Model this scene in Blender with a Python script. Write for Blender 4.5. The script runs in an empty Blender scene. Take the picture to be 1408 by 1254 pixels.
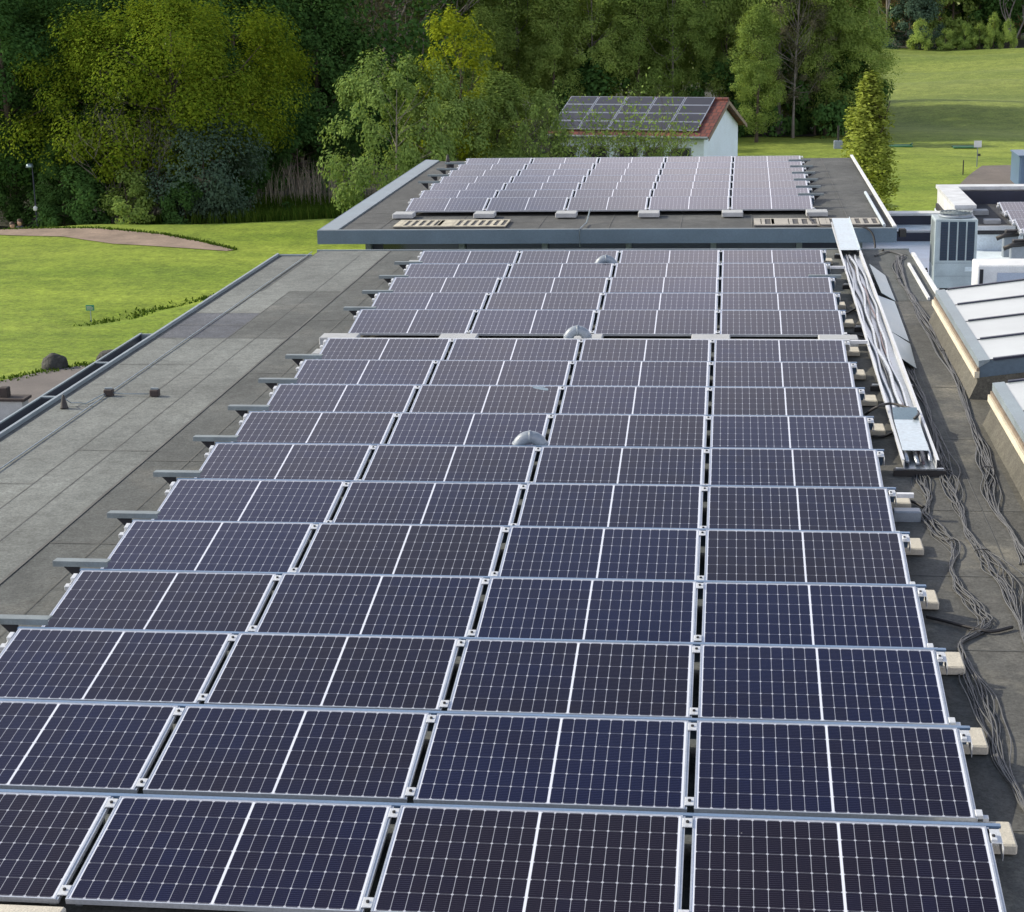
import bpy, math, random
import numpy as np
from math import sin, cos, pi, radians as R
from mathutils import Vector, Matrix
random.seed(7)
sc = bpy.context.scene
col = sc.collection
# ------------------------------------------------------------------ camera
FPX, PITCH, YAW, ROLL = 2471.77, 0.2669, -0.1232, -0.0216
CAM = Vector((-1.573, -10.097, 5.058))
_f = Vector((sin(YAW)*cos(PITCH), cos(YAW)*cos(PITCH), -sin(PITCH)))
_r0 = Vector((cos(YAW), -sin(YAW), 0)); _u0 = _r0.cross(_f)
_r = cos(ROLL)*_r0 + sin(ROLL)*_u0; _u = -sin(ROLL)*_r0 + cos(ROLL)*_u0
cd = bpy.data.cameras.new('camera'); cam = bpy.data.objects.new('camera', cd); col.objects.link(cam)
cd.sensor_width = 36; cd.lens = 36*FPX/1408; cd.clip_end = 2000; cd.clip_start = .1
M = Matrix((_r, _u, -_f)).transposed().to_4x4(); M.translation = CAM
cam.matrix_world = M; sc.camera = cam
def A(px, py, z=None, y=None):
    "point of the place seen at a photo pixel, on a given height or depth"
    d = _f + _r*((px-704)/FPX) - _u*((py-627)/FPX)
    return CAM + d*(((z-CAM.z)/d.z) if z is not None else ((y-CAM.y)/d.y))
# ------------------------------------------------------------------ light
SUN_AZ, SUN_EL = R(-80), R(31)      # azimuth clockwise from +Y
w = bpy.data.worlds.new('World'); sc.world = w; w.use_nodes = True
nt = w.node_tree; bg = nt.nodes['Background']
sky = nt.nodes.new('ShaderNodeTexSky'); sky.sky_type = 'NISHITA'; sky.sun_disc = False
sky.sun_elevation = SUN_EL; sky.sun_rotation = SUN_AZ % (2*pi); sky.dust_density = 2.0; sky.air_density = 1.2
# bright cloud added out of view for the panels to reflect, broken by noise, thinning towards the zenith
_n = nt.nodes.new; _l = nt.links.new
tc = _n('ShaderNodeTexCoord'); spx = _n('ShaderNodeSeparateXYZ'); _l(tc.outputs['Generated'], spx.inputs[0])
mp = _n('ShaderNodeMapping'); mp.inputs['Scale'].default_value = (1, 1, 2.2); _l(tc.outputs['Generated'], mp.inputs[0])
cn = _n('ShaderNodeTexNoise'); cn.inputs['Scale'].default_value = 2.6; cn.inputs['Detail'].default_value = 7; cn.inputs['Roughness'].default_value = .6; _l(mp.outputs[0], cn.inputs['Vector'])
cr = _n('ShaderNodeMapRange'); cr.inputs[1].default_value = .38; cr.inputs[2].default_value = .62; _l(cn.outputs['Fac'], cr.inputs[0])
er = _n('ShaderNodeMapRange'); er.inputs[1].default_value = .36; er.inputs[2].default_value = .63; er.inputs[3].default_value = 1; er.inputs[4].default_value = 0; _l(spx.outputs[2], er.inputs[0])
em = _n('ShaderNodeMath'); em.operation = 'MULTIPLY'; _l(cr.outputs[0], em.inputs[0]); _l(er.outputs[0], em.inputs[1])
ea = _n('ShaderNodeMath'); ea.operation = 'MULTIPLY_ADD'; ea.inputs[1].default_value = .8; _l(em.outputs[0], ea.inputs[0])
eb_ = _n('ShaderNodeMath'); eb_.operation = 'MULTIPLY'; eb_.inputs[1].default_value = .2; _l(er.outputs[0], eb_.inputs[0]); _l(eb_.outputs[0], ea.inputs[2])
cm_ = _n('ShaderNodeMix'); cm_.data_type = 'RGBA'; _l(ea.outputs[0], cm_.inputs[0]); _l(sky.outputs[0], cm_.inputs[6]); cm_.inputs[7].default_value = (14.5, 13.4, 13.9, 1)
_l(cm_.outputs[2], bg.inputs[0]); bg.inputs[1].default_value = .12
sl = bpy.data.lights.new('sun', 'SUN'); so = bpy.data.objects.new('sun', sl); col.objects.link(so)
sl.energy = 3.6; sl.angle = R(.6); sl.color = (1, .89, .70)
sd = Vector((sin(SUN_AZ)*cos(SUN_EL), cos(SUN_AZ)*cos(SUN_EL), sin(SUN_EL)))
so.rotation_euler = sd.to_track_quat('Z', 'Y').to_euler(); so.location = (-30, 0, 30)
sc.view_settings.view_transform = 'Standard'; sc.view_settings.look = 'None'
sc.view_settings.exposure = .64; sc.view_settings.gamma = 1

# ------------------------------------------------------------------ materials
def new_mat(name):
    m = bpy.data.materials.new(name); m.use_nodes = True
    return m, m.node_tree, m.node_tree.nodes['Principled BSDF']
def N(t, kind, **k):
    n = t.nodes.new(kind)
    for a, v in k.items():
        if a.startswith('i_'): n.inputs[int(a[2:])].default_value = v
        else: setattr(n, a, v)
    return n
def mth(t, op, a, b=None, c=None):
    n = t.nodes.new('ShaderNodeMath'); n.operation = op
    for i, v in enumerate((a, b, c)):
        if v is None: continue
        if isinstance(v, (int, float)): n.inputs[i].default_value = v
        else: t.links.new(v, n.inputs[i])
    return n.outputs[0]
def mix(t, f, a, b, bt='MIX'):
    n = t.nodes.new('ShaderNodeMix'); n.data_type = 'RGBA'; n.blend_type = bt
    for s, v in ((n.inputs[0], f), (n.inputs[6], a), (n.inputs[7], b)):
        if isinstance(v, (int, float)): s.default_value = v
        elif isinstance(v, tuple): s.default_value = v if len(v) == 4 else (*v, 1)
        else: t.links.new(v, s)
    return n.outputs[2]
def noise(t, co, scale, detail=4, rough=.55, stretch=None):
    if stretch:
        mp = t.nodes.new('ShaderNodeMapping'); mp.inputs['Scale'].default_value = stretch
        t.links.new(co, mp.inputs[0]); co = mp.outputs[0]
    n = t.nodes.new('ShaderNodeTexNoise'); n.inputs['Scale'].default_value = scale
    n.inputs['Detail'].default_value = detail; n.inputs['Roughness'].default_value = rough
    t.links.new(co, n.inputs['Vector']); return n.outputs['Fac']
def ramp(t, f, stops):
    n = t.nodes.new('ShaderNodeValToRGB'); e = n.color_ramp.elements
    while len(e) < len(stops): e.new(.5)
    for el, (p, c) in zip(e, stops): el.position = p; el.color = (*c, 1) if len(c) == 3 else c
    t.links.new(f, n.inputs[0]); return n.outputs[0]
def geo(t): return t.nodes.new('ShaderNodeNewGeometry').outputs['Position']
def surf(name, c, rough=.6, metal=0, var=.25, scale=3, fine=60, bump=0, spec=.5, finevar=.12, stretch=None):
    "weathered plain surface: broad blotches and fine grain over one base colour"
    m, t, b = new_mat(name); co = geo(t)
    a = noise(t, co, scale, 5, .6, stretch); g = noise(t, co, fine, 3, .6)
    lo = tuple(x*(1-var) for x in c); hi = tuple(min(1, x*(1+var)) for x in c)
    cc = ramp(t, a, [(.3, lo), (.7, hi)])
    cc = mix(t, 1, cc, ramp(t, g, [(.3, (1-finevar,)*3), (.7, (1+finevar,)*3)]), 'MULTIPLY')
    t.links.new(cc, b.inputs['Base Color']); b.inputs['Metallic'].default_value = metal
    r = mth(t, 'MULTIPLY_ADD', a, .25, rough-.12); t.links.new(r, b.inputs['Roughness'])
    b.inputs['Specular IOR Level'].default_value = spec
    if bump:
        bn = t.nodes.new('ShaderNodeBump'); bn.inputs['Strength'].default_value = bump; bn.inputs['Distance'].default_value = .02
        t.links.new(g, bn.inputs['Height']); t.links.new(bn.outputs[0], b.inputs['Normal'])
    return m
def membrane(name, c1, c2, stain, st_amt=.5):
    m, t, b = new_mat(name); co = geo(t)
    big = noise(t, co, .45, 6, .62); mid = noise(t, co, 1.6, 6, .65, (1, .35, 1)); fine = noise(t, co, 38, 3, .8); mot = noise(t, co, 5, 6, .7)
    s2 = noise(t, co, .9, 7, .7)
    cc = mix(t, ramp(t, mid, [(.3, (0,)*3), (.7, (1,)*3)]), c1, c2)
    cc = mix(t, mth(t, 'MULTIPLY', ramp(t, s2, [(.52, (0,)*3), (.68, (1,)*3)]), st_amt), cc, stain)
    cc = mix(t, 1, cc, ramp(t, big, [(.3, (.72,)*3), (.7, (1.2,)*3)]), 'MULTIPLY')
    cc = mix(t, 1, cc, ramp(t, fine, [(.3, (.60,)*3), (.7, (1.4,)*3)]), 'MULTIPLY')
    cc = mix(t, 1, cc, ramp(t, mot, [(.3, (.78,)*3), (.7, (1.22,)*3)]), 'MULTIPLY')
    t.links.new(cc, b.inputs['Base Color']); b.inputs['Roughness'].default_value = .85
    b.inputs['Specular IOR Level'].default_value = .3
    bn = t.nodes.new('ShaderNodeBump'); bn.inputs['Strength'].default_value = .35; bn.inputs['Distance'].default_value = .01
    t.links.new(mth(t, 'MULTIPLY_ADD', mid, 2.0, fine), bn.inputs['Height']); t.links.new(bn.outputs[0], b.inputs['Normal'])
    return m
def cell_mat():
    m, t, b = new_mat('solar_cells')
    oc = t.nodes.new('ShaderNodeTexCoord').outputs['Object']
    sp = t.nodes.new('ShaderNodeSeparateXYZ'); t.links.new(oc, sp.inputs[0]); x, y = sp.outputs[0], sp.outputs[1]
    ax = mth(t, 'SUBTRACT', mth(t, 'ABSOLUTE', x), .0075); CW, CH = .0845, .1667
    u = mth(t, 'DIVIDE', ax, CW); v = mth(t, 'DIVIDE', mth(t, 'ADD', y, .5), CH)
    du = mth(t, 'MULTIPLY', mth(t, 'ABSOLUTE', mth(t, 'SUBTRACT', u, mth(t, 'ROUND', u))), CW)
    dv = mth(t, 'MULTIPLY', mth(t, 'ABSOLUTE', mth(t, 'SUBTRACT', v, mth(t, 'ROUND', v))), CH)
    lx = mth(t, 'LESS_THAN', du, .0021); ly = mth(t, 'LESS_THAN', dv, .0016)
    dia = mth(t, 'LESS_THAN', mth(t, 'ADD', du, dv), .0105)
    out = mth(t, 'MAXIMUM', mth(t, 'MAXIMUM', mth(t, 'LESS_THAN', ax, 0), mth(t, 'GREATER_THAN', u, 10)),
              mth(t, 'GREATER_THAN', mth(t, 'ABSOLUTE', y), .506))
    line = mth(t, 'MAXIMUM', mth(t, 'MULTIPLY', lx, .40), mth(t, 'MULTIPLY', ly, .28))
    line = mth(t, 'MAXIMUM', mth(t, 'MAXIMUM', line, mth(t, 'MULTIPLY', dia, .6)), out)
    bb = mth(t, 'MULTIPLY', mth(t, 'LESS_THAN', mth(t, 'ABSOLUTE', mth(t, 'SUBTRACT', mth(t, 'FRACT', mth(t, 'MULTIPLY', v, 9)), .5)), .06), .05)
    line = mth(t, 'MAXIMUM', line, bb)
    oi = t.nodes.new('ShaderNodeObjectInfo').outputs['Random']
    cmb = t.nodes.new('ShaderNodeCombineXYZ')
    t.links.new(mth(t, 'ADD', mth(t, 'FLOOR', u), mth(t, 'MULTIPLY', mth(t, 'SIGN', x), 31)), cmb.inputs[0])
    t.links.new(mth(t, 'FLOOR', v), cmb.inputs[1]); t.links.new(mth(t, 'MULTIPLY', oi, 97), cmb.inputs[2])
    wn = t.nodes.new('ShaderNodeTexWhiteNoise'); t.links.new(cmb.outputs[0], wn.inputs['Vector'])
    tone = mth(t, 'ADD', mth(t, 'MULTIPLY', noise(t, geo(t), .7, 3), 1.0), mth(t, 'MULTIPLY_ADD', oi, .5, -.22))
    tone = mth(t, 'ADD', tone, mth(t, 'MULTIPLY_ADD', wn.outputs['Value'], .16, -.08))
    base = ramp(t, tone, [(.25, (.0065, .0034, .0058)), (.5, (.0048, .0032, .0120)), (.75, (.0028, .0034, .021))])
    cc = mix(t, line, base, (.58, .62, .70))
    sm = noise(t, geo(t), 1.3, 6, .6); dust = mth(t, 'MULTIPLY', ramp(t, sm, [(.35, (0,)*3), (.75, (1,)*3)]), .007)
    cc = mix(t, dust, cc, (.34, .32, .30))
    spk = noise(t, geo(t), 22, 2, .5); cc = mix(t, mth(t, 'MULTIPLY', ramp(t, spk, [(.79, (0,)*3), (.83, (1,)*3)]), .35), cc, (.5, .5, .48))
    t.links.new(cc, b.inputs['Base Color'])
    b.inputs['Roughness'].default_value = .10; b.inputs['Specular IOR Level'].default_value = .38; b.inputs['Specular Tint'].default_value = (.86, .74, 1, 1)
    return m
def leaf_mat(name, c1, c2, trans=.3, var=.3):
    m, t, b = new_mat(name)
    at = N(t, 'ShaderNodeAttribute', attribute_name='tint').outputs['Fac']
    oi = t.nodes.new('ShaderNodeObjectInfo').outputs['Random']
    cc = mix(t, at, c1, c2)
    cc = mix(t, 1, cc, ramp(t, oi, [(0, (1-var, 1-var*.8, 1-var)), (1, (1+var, 1+var*.8, 1+var*.6))]), 'MULTIPLY')
    df = N(t, 'ShaderNodeBsdfDiffuse'); tr = N(t, 'ShaderNodeBsdfTranslucent'); mx = N(t, 'ShaderNodeMixShader', i_0=trans)
    t.links.new(cc, df.inputs[0]); t.links.new(mix(t, 1, cc, (1.15, 1.1, .7), 'MULTIPLY'), tr.inputs[0])
    t.links.new(df.outputs[0], mx.inputs[1]); t.links.new(tr.outputs[0], mx.inputs[2])
    t.links.new(mx.outputs[0], t.nodes['Material Output'].inputs[0]); t.nodes.remove(b)
    return m
def grass_mat():
    m, t, b = new_mat('grass'); co = geo(t)
    sp = t.nodes.new('ShaderNodeSeparateXYZ'); t.links.new(co, sp.inputs[0])
    big = noise(t, co, .045, 6, .6); band = noise(t, co, .16, 5, .6, (.16, 1, 1)); tuft = noise(t, co, 1.1, 8, .76); fn = noise(t, co, 7, 5, .8)
    band2 = noise(t, co, .5, 5, .65, (.22, 1, 1))
    cc = mix(t, ramp(t, mth(t, 'ADD', mth(t, 'MULTIPLY', band, .65), mth(t, 'MULTIPLY', band2, .35)), [(.38, (0,)*3), (.62, (1,)*3)]), (.118, .188, .016), (.262, .335, .046))
    cc = mix(t, ramp(t, big, [(.4, (0,)*3), (.65, (.55,)*3)]), cc, (.12, .175, .030))
    fr = ramp(t, mth(t, 'DIVIDE', sp.outputs[1], 200), [(.3, (0,)*3), (.55, (1,)*3)])
    cc = mix(t, mth(t, 'MULTIPLY', fr, .75), cc, ramp(t, band, [(.3, (.095, .135, .030)), (.7, (.165, .20, .055))]))
    cc = mix(t, 1, cc, ramp(t, tuft, [(.28, (.55, .6, .5)), (.72, (1.38, 1.32, 1.25))]), 'MULTIPLY')
    cc = mix(t, 1, cc, ramp(t, fn, [(.3, (.55,)*3), (.7, (1.45,)*3)]), 'MULTIPLY')
    t.links.new(cc, b.inputs['Base Color']); b.inputs['Roughness'].default_value = .9; b.inputs['Specular IOR Level'].default_value = .2
    bn = t.nodes.new('ShaderNodeBump'); bn.inputs['Strength'].default_value = .5; bn.inputs['Distance'].default_value = .08
    t.links.new(mth(t, 'ADD', tuft, mth(t, 'MULTIPLY', fn, .4)), bn.inputs['Height']); t.links.new(bn.outputs[0], b.inputs['Normal'])
    return m
def tile_mat():
    m, t, b = new_mat('clay_tiles'); oc = t.nodes.new('ShaderNodeTexCoord').outputs['Object']
    br = N(t, 'ShaderNodeTexBrick'); t.links.new(oc, br.inputs[0]); br.inputs['Scale'].default_value = 1
    br.inputs['Color1'].default_value = (.15, .042, .028, 1); br.inputs['Color2'].default_value = (.095, .028, .022, 1); br.inputs['Mortar'].default_value = (.05, .02, .018, 1)
    br.inputs['Brick Width'].default_value = .24; br.inputs['Row Height'].default_value = .3; br.inputs['Mortar Size'].default_value = .025
    t.links.new(br.outputs[0], b.inputs['Base Color']); b.inputs['Roughness'].default_value = .75; return m
def glass_mat(name, c, rough=.12):
    m, t, b = new_mat(name); a = noise(t, geo(t), 1.2, 4)
    t.links.new(mix(t, ramp(t, a, [(.35, (0,)*3), (.7, (1,)*3)]), tuple(x*.8 for x in c), c), b.inputs['Base Color'])
    b.inputs['Roughness'].default_value = rough; b.inputs['Specular IOR Level'].default_value = .9; return m
MT = dict(
 cell=cell_mat(), grass=grass_mat(), tiles=tile_mat(),
 alu=surf('anodised_aluminium', (.44, .475, .53), .38, .55, .08, 2), clampm=surf('clamp_metal', (.52, .55, .58), .45, .3, .06, 4),
 galv=surf('galvanised_steel', (.33, .37, .41), .36, .85, .2, 5, 30), galvpale=surf('pale_sheet_metal', (.44, .52, .57), .42, .45, .10, 2.5, 20),
 defl=surf('deflector_metal', (.10, .17, .28), .45, .3, .15, 3), stub=surf('weathered_zinc', (.15, .185, .20), .6, .2, .2, 4),
 fascia=surf('blue_grey_fascia', (.080, .122, .165), .5, .1, .12, 1.2, 30), zinc=surf('pale_zinc_edge', (.20, .25, .28), .5, .35, .18, 1.5),
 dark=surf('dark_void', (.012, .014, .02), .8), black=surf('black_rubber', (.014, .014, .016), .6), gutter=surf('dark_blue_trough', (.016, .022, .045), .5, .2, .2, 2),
 conc=surf('concrete_slab', (.42, .40, .34), .85, 0, .14, 5, 80, .3), concw=surf('pale_concrete', (.32, .34, .355), .8, 0, .12, 4, 70, .2),
 cable=surf('grey_cable', (.072, .077, .082), .55, 0, .25, 8), cablew=surf('foil_conduit', (.40, .44, .48), .3, .6, .2, 12, 40),
 mem_a=membrane('roof_felt_grey', (.124, .138, .134), (.156, .170, .164), (.112, .122, .114)), mem_b=membrane('roof_felt_olive', (.070, .079, .078), (.094, .102, .099), (.125, .124, .11)),
 mem_c=membrane('roof_felt_slate', (.070, .080, .098), (.086, .095, .112), (.10, .105, .115)), mem_d=membrane('roof_felt_brown', (.062, .065, .062), (.096, .097, .090), (.165, .158, .13), .7),
 mem_e=membrane('roof_felt_sand', (.074, .074, .064), (.100, .097, .080), (.07, .07, .062)), seam=surf('bitumen_seam', (.080, .084, .081), .85, 0, .4, 2),
 mem_f=membrane('roof_felt_far', (.055, .060, .061), (.082, .087, .086), (.10, .102, .098)), mem_w=surf('white_roof_sheet', (.62, .71, .77), .4, 0, .22, 1.1, 30),
 mem_g=membrane('roof_felt_dark', (.035, .038, .044), (.055, .058, .064), (.06, .06, .06)),
 white=surf('white_paint', (.52, .55, .57), .55, 0, .16, 3), render=surf('white_render', (.55, .66, .78), .85, 0, .07, 1, 40), coping=surf('white_coping', (.46, .49, .51), .5, .1, .22, 3),
 cream=surf('cream_board', (.5, .47, .37), .7, 0, .1, 3), wood=surf('weathered_wood', (.17, .135, .10), .8, 0, .3, 6), brownb=surf('brown_block', (.035, .028, .027), .85, 0, .3, 12),
 pvdark=glass_mat('plain_dark_cells', (.030, .024, .024), .35), glassd=glass_mat('dark_window', (.012, .02, .035)), skyl=glass_mat('skylight_pane', (.30, .345, .355), .3), bluep=surf('blue_grey_panel', (.30, .36, .46), .5, .1, .1, 1), bluec=surf('blue_container', (.085, .15, .24), .5, .1, .15, 1),
 hvac=surf('hvac_casing', (.29, .355, .385), .5, .05, .2, 2.2), coil=surf('hvac_coil', (.012, .03, .055), .6, .2, .2, 20),
 asphalt=surf('path_asphalt', (.115, .105, .10), .9, 0, .2, .7, 25, .3), gravel=surf('gravel', (.12, .105, .095), .95, 0, .22, .8, 10, .5), sand=surf('sand', (.215, .165, .13), .95, 0, .3, 1.1, 12, .5),
 stone=surf('dark_stone', (.035, .037, .035), .9, 0, .4, 5, 20, .6), floor=surf('leaf_litter', (.022, .028, .014), .95, 0, .4, .5, 5, .4), kerb=surf('kerb_stone', (.20, .19, .17), .9, 0, .3, 3),
 green=surf('green_mat', (.02, .11, .045), .8), signg=surf('sign_green', (.02, .20, .12), .5), grate=surf('cream_grating', (.36, .34, .27), .8, 0, .35, 6), slot=surf('grating_slot', (.07, .07, .072), .9),
 grateg=surf('grey_grating', (.30, .29, .26), .8, 0, .2, 5),
 bark=surf('bark', (.065, .052, .040), .9, 0, .35, 3, 18), barkp=surf('pale_bark', (.155, .145, .135), .9, 0, .3, 3, 18), reed=surf('dry_reed', (.25, .22, .165), .9, 0, .35, 2),
 skin=surf('skin', (.45, .28, .2), .6), cloth=surf('white_shirt', (.7, .7, .7), .8), cloth2=surf('navy_jacket', (.03, .035, .06), .8), hair=surf('brown_hair', (.05, .035, .025), .7),
 vent=surf('vent_plastic', (.20, .24, .285), .45, .1, .12, 6), plate=surf('blue_grey_sheet', (.20, .27, .31), .35, .55, .12, 1.5), purple=surf('copper_wire', (.12, .09, .10), .5),
)
LF = dict(
 oak=leaf_mat('leaf_oak', (0.052, 0.112, 0.01), (0.2, 0.255, 0.026), .35, .1), dark=leaf_mat('leaf_dark', (0.03, 0.078, 0.024), (0.075, 0.15, 0.042), .25, .25),
 mid=leaf_mat('leaf_mid', (0.135, 0.225, 0.06), (0.29, 0.385, 0.11), .42, .28), bir=leaf_mat('leaf_sparse', (0.075, 0.075, 0.05), (0.125, 0.125, 0.08), .2, .2),
 wil=leaf_mat('leaf_willow', (0.115, 0.195, 0.052), (0.225, 0.31, 0.095), .3, .12), yel=leaf_mat('leaf_yellow', (0.15, 0.2, 0.016), (0.29, 0.34, 0.03), .35, .1),
 colm=leaf_mat('leaf_column', (0.19, 0.25, 0.035), (0.33, 0.385, 0.09), .3, .08), sil=leaf_mat('leaf_silver', (0.045, 0.082, 0.056), (0.085, 0.135, 0.095), .2, .1),
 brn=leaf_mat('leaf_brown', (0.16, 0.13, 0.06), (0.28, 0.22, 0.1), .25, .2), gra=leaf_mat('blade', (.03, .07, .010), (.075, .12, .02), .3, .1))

# ------------------------------------------------------------------ mesh helpers
class MB:
    def __init__(s): s.v = []; s.f = []; s.m = []
    def add(s, vs, fs, mi=0):
        o = len(s.v); s.v += [tuple(v) for v in vs]; s.f += [tuple(i+o for i in f) for f in fs]; s.m += [mi]*len(fs); return s
    def box(s, x0, x1, y0, y1, z0, z1, mi=0, T=None):
        vs = [Vector((x, y, z)) for z in (z0, z1) for x, y in ((x0, y0), (x1, y0), (x1, y1), (x0, y1))]
        if T: vs = [T @ v for v in vs]
        return s.add(vs, [(3, 2, 1, 0), (4, 5, 6, 7), (0, 1, 5, 4), (1, 2, 6, 5), (2, 3, 7, 6), (3, 0, 4, 7)], mi)
    def bbox(s, x0, x1, y0, y1, z0, z1, b=.01, mi=0, T=None):
        "box with chamfered top and vertical edges"
        def ring(e, z): return [(x0+e, y0+b), (x0+b, y0+e), (x1-b, y0+e), (x1-e, y0+b), (x1-e, y1-b), (x1-b, y1-e), (x0+b, y1-e), (x0+e, y1-b)], z
        vs = []
        for pts, z in (ring(0, z0), ring(0, z1-b), ring(b, z1)): vs += [Vector((x, y, z)) for x, y in pts]
        if T: vs = [T @ v for v in vs]
        fs = [tuple(range(7, -1, -1)), tuple(range(16, 24))]
        for k in (0, 8):
            for i in range(8): j = (i+1) % 8; fs.append((k+i, k+j, k+8+j, k+8+i))
        return s.add(vs, fs, mi)
    def prism(s, poly, axis, a, b, mi=0):
        "extrude a polygon along an axis; poly coords are the other two axes in order"
        def P(p, t): return {'x': (t, p[0], p[1]), 'y': (p[0], t, p[1]), 'z': (p[0], p[1], t)}[axis]
        n = len(poly); vs = [P(p, a) for p in poly]+[P(p, b) for p in poly]
        return s.add(vs, [tuple(range(n-1, -1, -1)), tuple(range(n, 2*n))]+[(i, (i+1) % n, n+(i+1) % n, n+i) for i in range(n)], mi)
    def tube(s, pts, r, n=6, mi=0, cap=True):
        pts = [Vector(p) for p in pts]; rs = r if isinstance(r, (list, tuple)) else [r]*len(pts); vs = []
        up = Vector((.13, .21, 1)).normalized()
        for i, p in enumerate(pts):
            d = (pts[min(i+1, len(pts)-1)]-pts[max(i-1, 0)]); d = d.normalized() if d.length > 1e-9 else Vector((0, 0, 1))
            a = d.cross(up); a = a.normalized() if a.length > .05 else d.cross(Vector((1, 0, 0))).normalized(); bb = d.cross(a)
            for k in range(n): t = 2*pi*k/n; vs.append(p+(a*cos(t)+bb*sin(t))*rs[i])
        fs = [(i*n+k, i*n+(k+1) % n, (i+1)*n+(k+1) % n, (i+1)*n+k) for i in range(len(pts)-1) for k in range(n)]
        if cap: fs += [tuple(range(n-1, -1, -1)), tuple(range((len(pts)-1)*n, len(pts)*n))]
        return s.add(vs, fs, mi)
    def lathe(s, prof, c, n=16, mi=0):
        vs = [(c[0]+r*cos(2*pi*k/n), c[1]+r*sin(2*pi*k/n), c[2]+z) for r, z in prof for k in range(n)]
        fs = [(i*n+k, i*n+(k+1) % n, (i+1)*n+(k+1) % n, (i+1)*n+k) for i in range(len(prof)-1) for k in range(n)]
        fs += [tuple(range(n-1, -1, -1)), tuple(range((len(prof)-1)*n, len(prof)*n))]
        return s.add(vs, fs, mi)
    def mesh(s, name, mats, smooth=False):
        me = bpy.data.meshes.new(name); me.from_pydata(s.v, [], s.f)
        for m in (mats if isinstance(mats, (list, tuple)) else [mats]): me.materials.append(m)
        me.polygons.foreach_set('material_index', s.m)
        if smooth: me.polygons.foreach_set('use_smooth', [True]*len(s.f))
        me.update(); return me
    def build(s, name, mats, parent=None, smooth=False): return ob(name, s.mesh(name, mats, smooth), parent)
def ob(name, me, parent=None, loc=None, rot=None):
    o = bpy.data.objects.new(name, me); col.objects.link(o)
    if parent: o.parent = parent
    if loc is not None: o.location = loc
    if rot is not None: o.rotation_euler = rot
    return o
def tag(o, label=None, cat=None, group=None, kind=None):
    for k, v in (('label', label), ('category', cat), ('group', group), ('kind', kind)):
        if v: o[k] = v
    return o
def thing(name, label, cat, loc=(0, 0, 0), rz=0, group=None, rot=None):
    o = ob(name, None, None, loc, rot or (0, 0, rz)); o.empty_display_size = .1
    return tag(o, label, cat, group)
ORD = ['first', 'second', 'third', 'fourth', 'fifth', 'sixth', 'seventh', 'eighth', 'ninth', 'tenth', 'eleventh', 'twelfth', 'thirteenth', 'fourteenth', 'fifteenth', 'sixteenth']

# ------------------------------------------------------------------ terrain
GZ = -4.5
def sstep(a, b, x): t = max(0, min(1, (x-a)/(b-a))); return t*t*(3-2*t)
BK = [(-34, 55.0, .55), (-28.9, 55.0, .7), (-25.7, 54.6, .95), (-22.9, 53.0, 1.25), (-20.9, 52.0, .85), (-18.9, 50.9, .2)]
def h(x, y):
    z = GZ + .10*sin(x*.21+1)*sin(y*.17) + .05*sin(x*.5+y*.37)
    lf = 1-sstep(-17, -11, x)
    z += lf*(.30*math.exp(-((y-56.4-.05*(x+20))/2.6)**2)*(.75+.25*sin(x*.33+.5)) + .10*math.exp(-((y-50)/6)**2))
    z -= lf*.45*sstep(57, 62, y)
    z -= 1.72*math.exp(-((x+29.7)**2+(y-58.9)**2)/3)
    # small grassy ravine left of the roof
    for (a, b), (c, d) in (((-19.9, 38.4), (-19, 39.9)), ((-19, 39.9), (-18.2, 41.6)), ((-18.2, 41.6), (-16.9, 43))):
        t = max(0, min(1, ((x-a)*(c-a)+(y-b)*(d-b))/((c-a)**2+(d-b)**2)))
        z -= .10*math.exp(-((x-a-(c-a)*t)**2+(y-b-(d-b)*t)**2)/.25)
    rf = sstep(0, 12, x)*sstep(84, 110, y)
    z += rf*(.24*sin(y*.115+.05*x-.6)+.35*sin(y*.29+x*.11)+.22*sin(x*.23-y*.07)-.004*max(0, y-100))
    z += .5*sstep(150, 300, y)
    return z
def terrain():
    xs = [-400, -220, -130, -80, -60, -50]+list(np.arange(-44, 41, .6))+list(np.arange(42, 70, 3))+[80, 110, 160, 250, 400]
    ys = [-200, -90, -40, -10, 5]+list(np.arange(12, 112, .5))+list(np.arange(112, 212, 2))+[225, 250, 300, 400, 600, 900]
    mb = MB(); nx = len(xs)
    mb.v = [(x, y, h(x, y)) for y in ys for x in xs]
    mb.f = [(j*nx+i, j*nx+i+1, (j+1)*nx+i+1, (j+1)*nx+i) for j in range(len(ys)-1) for i in range(nx-1)]; mb.m = [0]*len(mb.f)
    tag(mb.build('ground', MT['grass'], None, True), kind='structure')
terrain()
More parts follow.
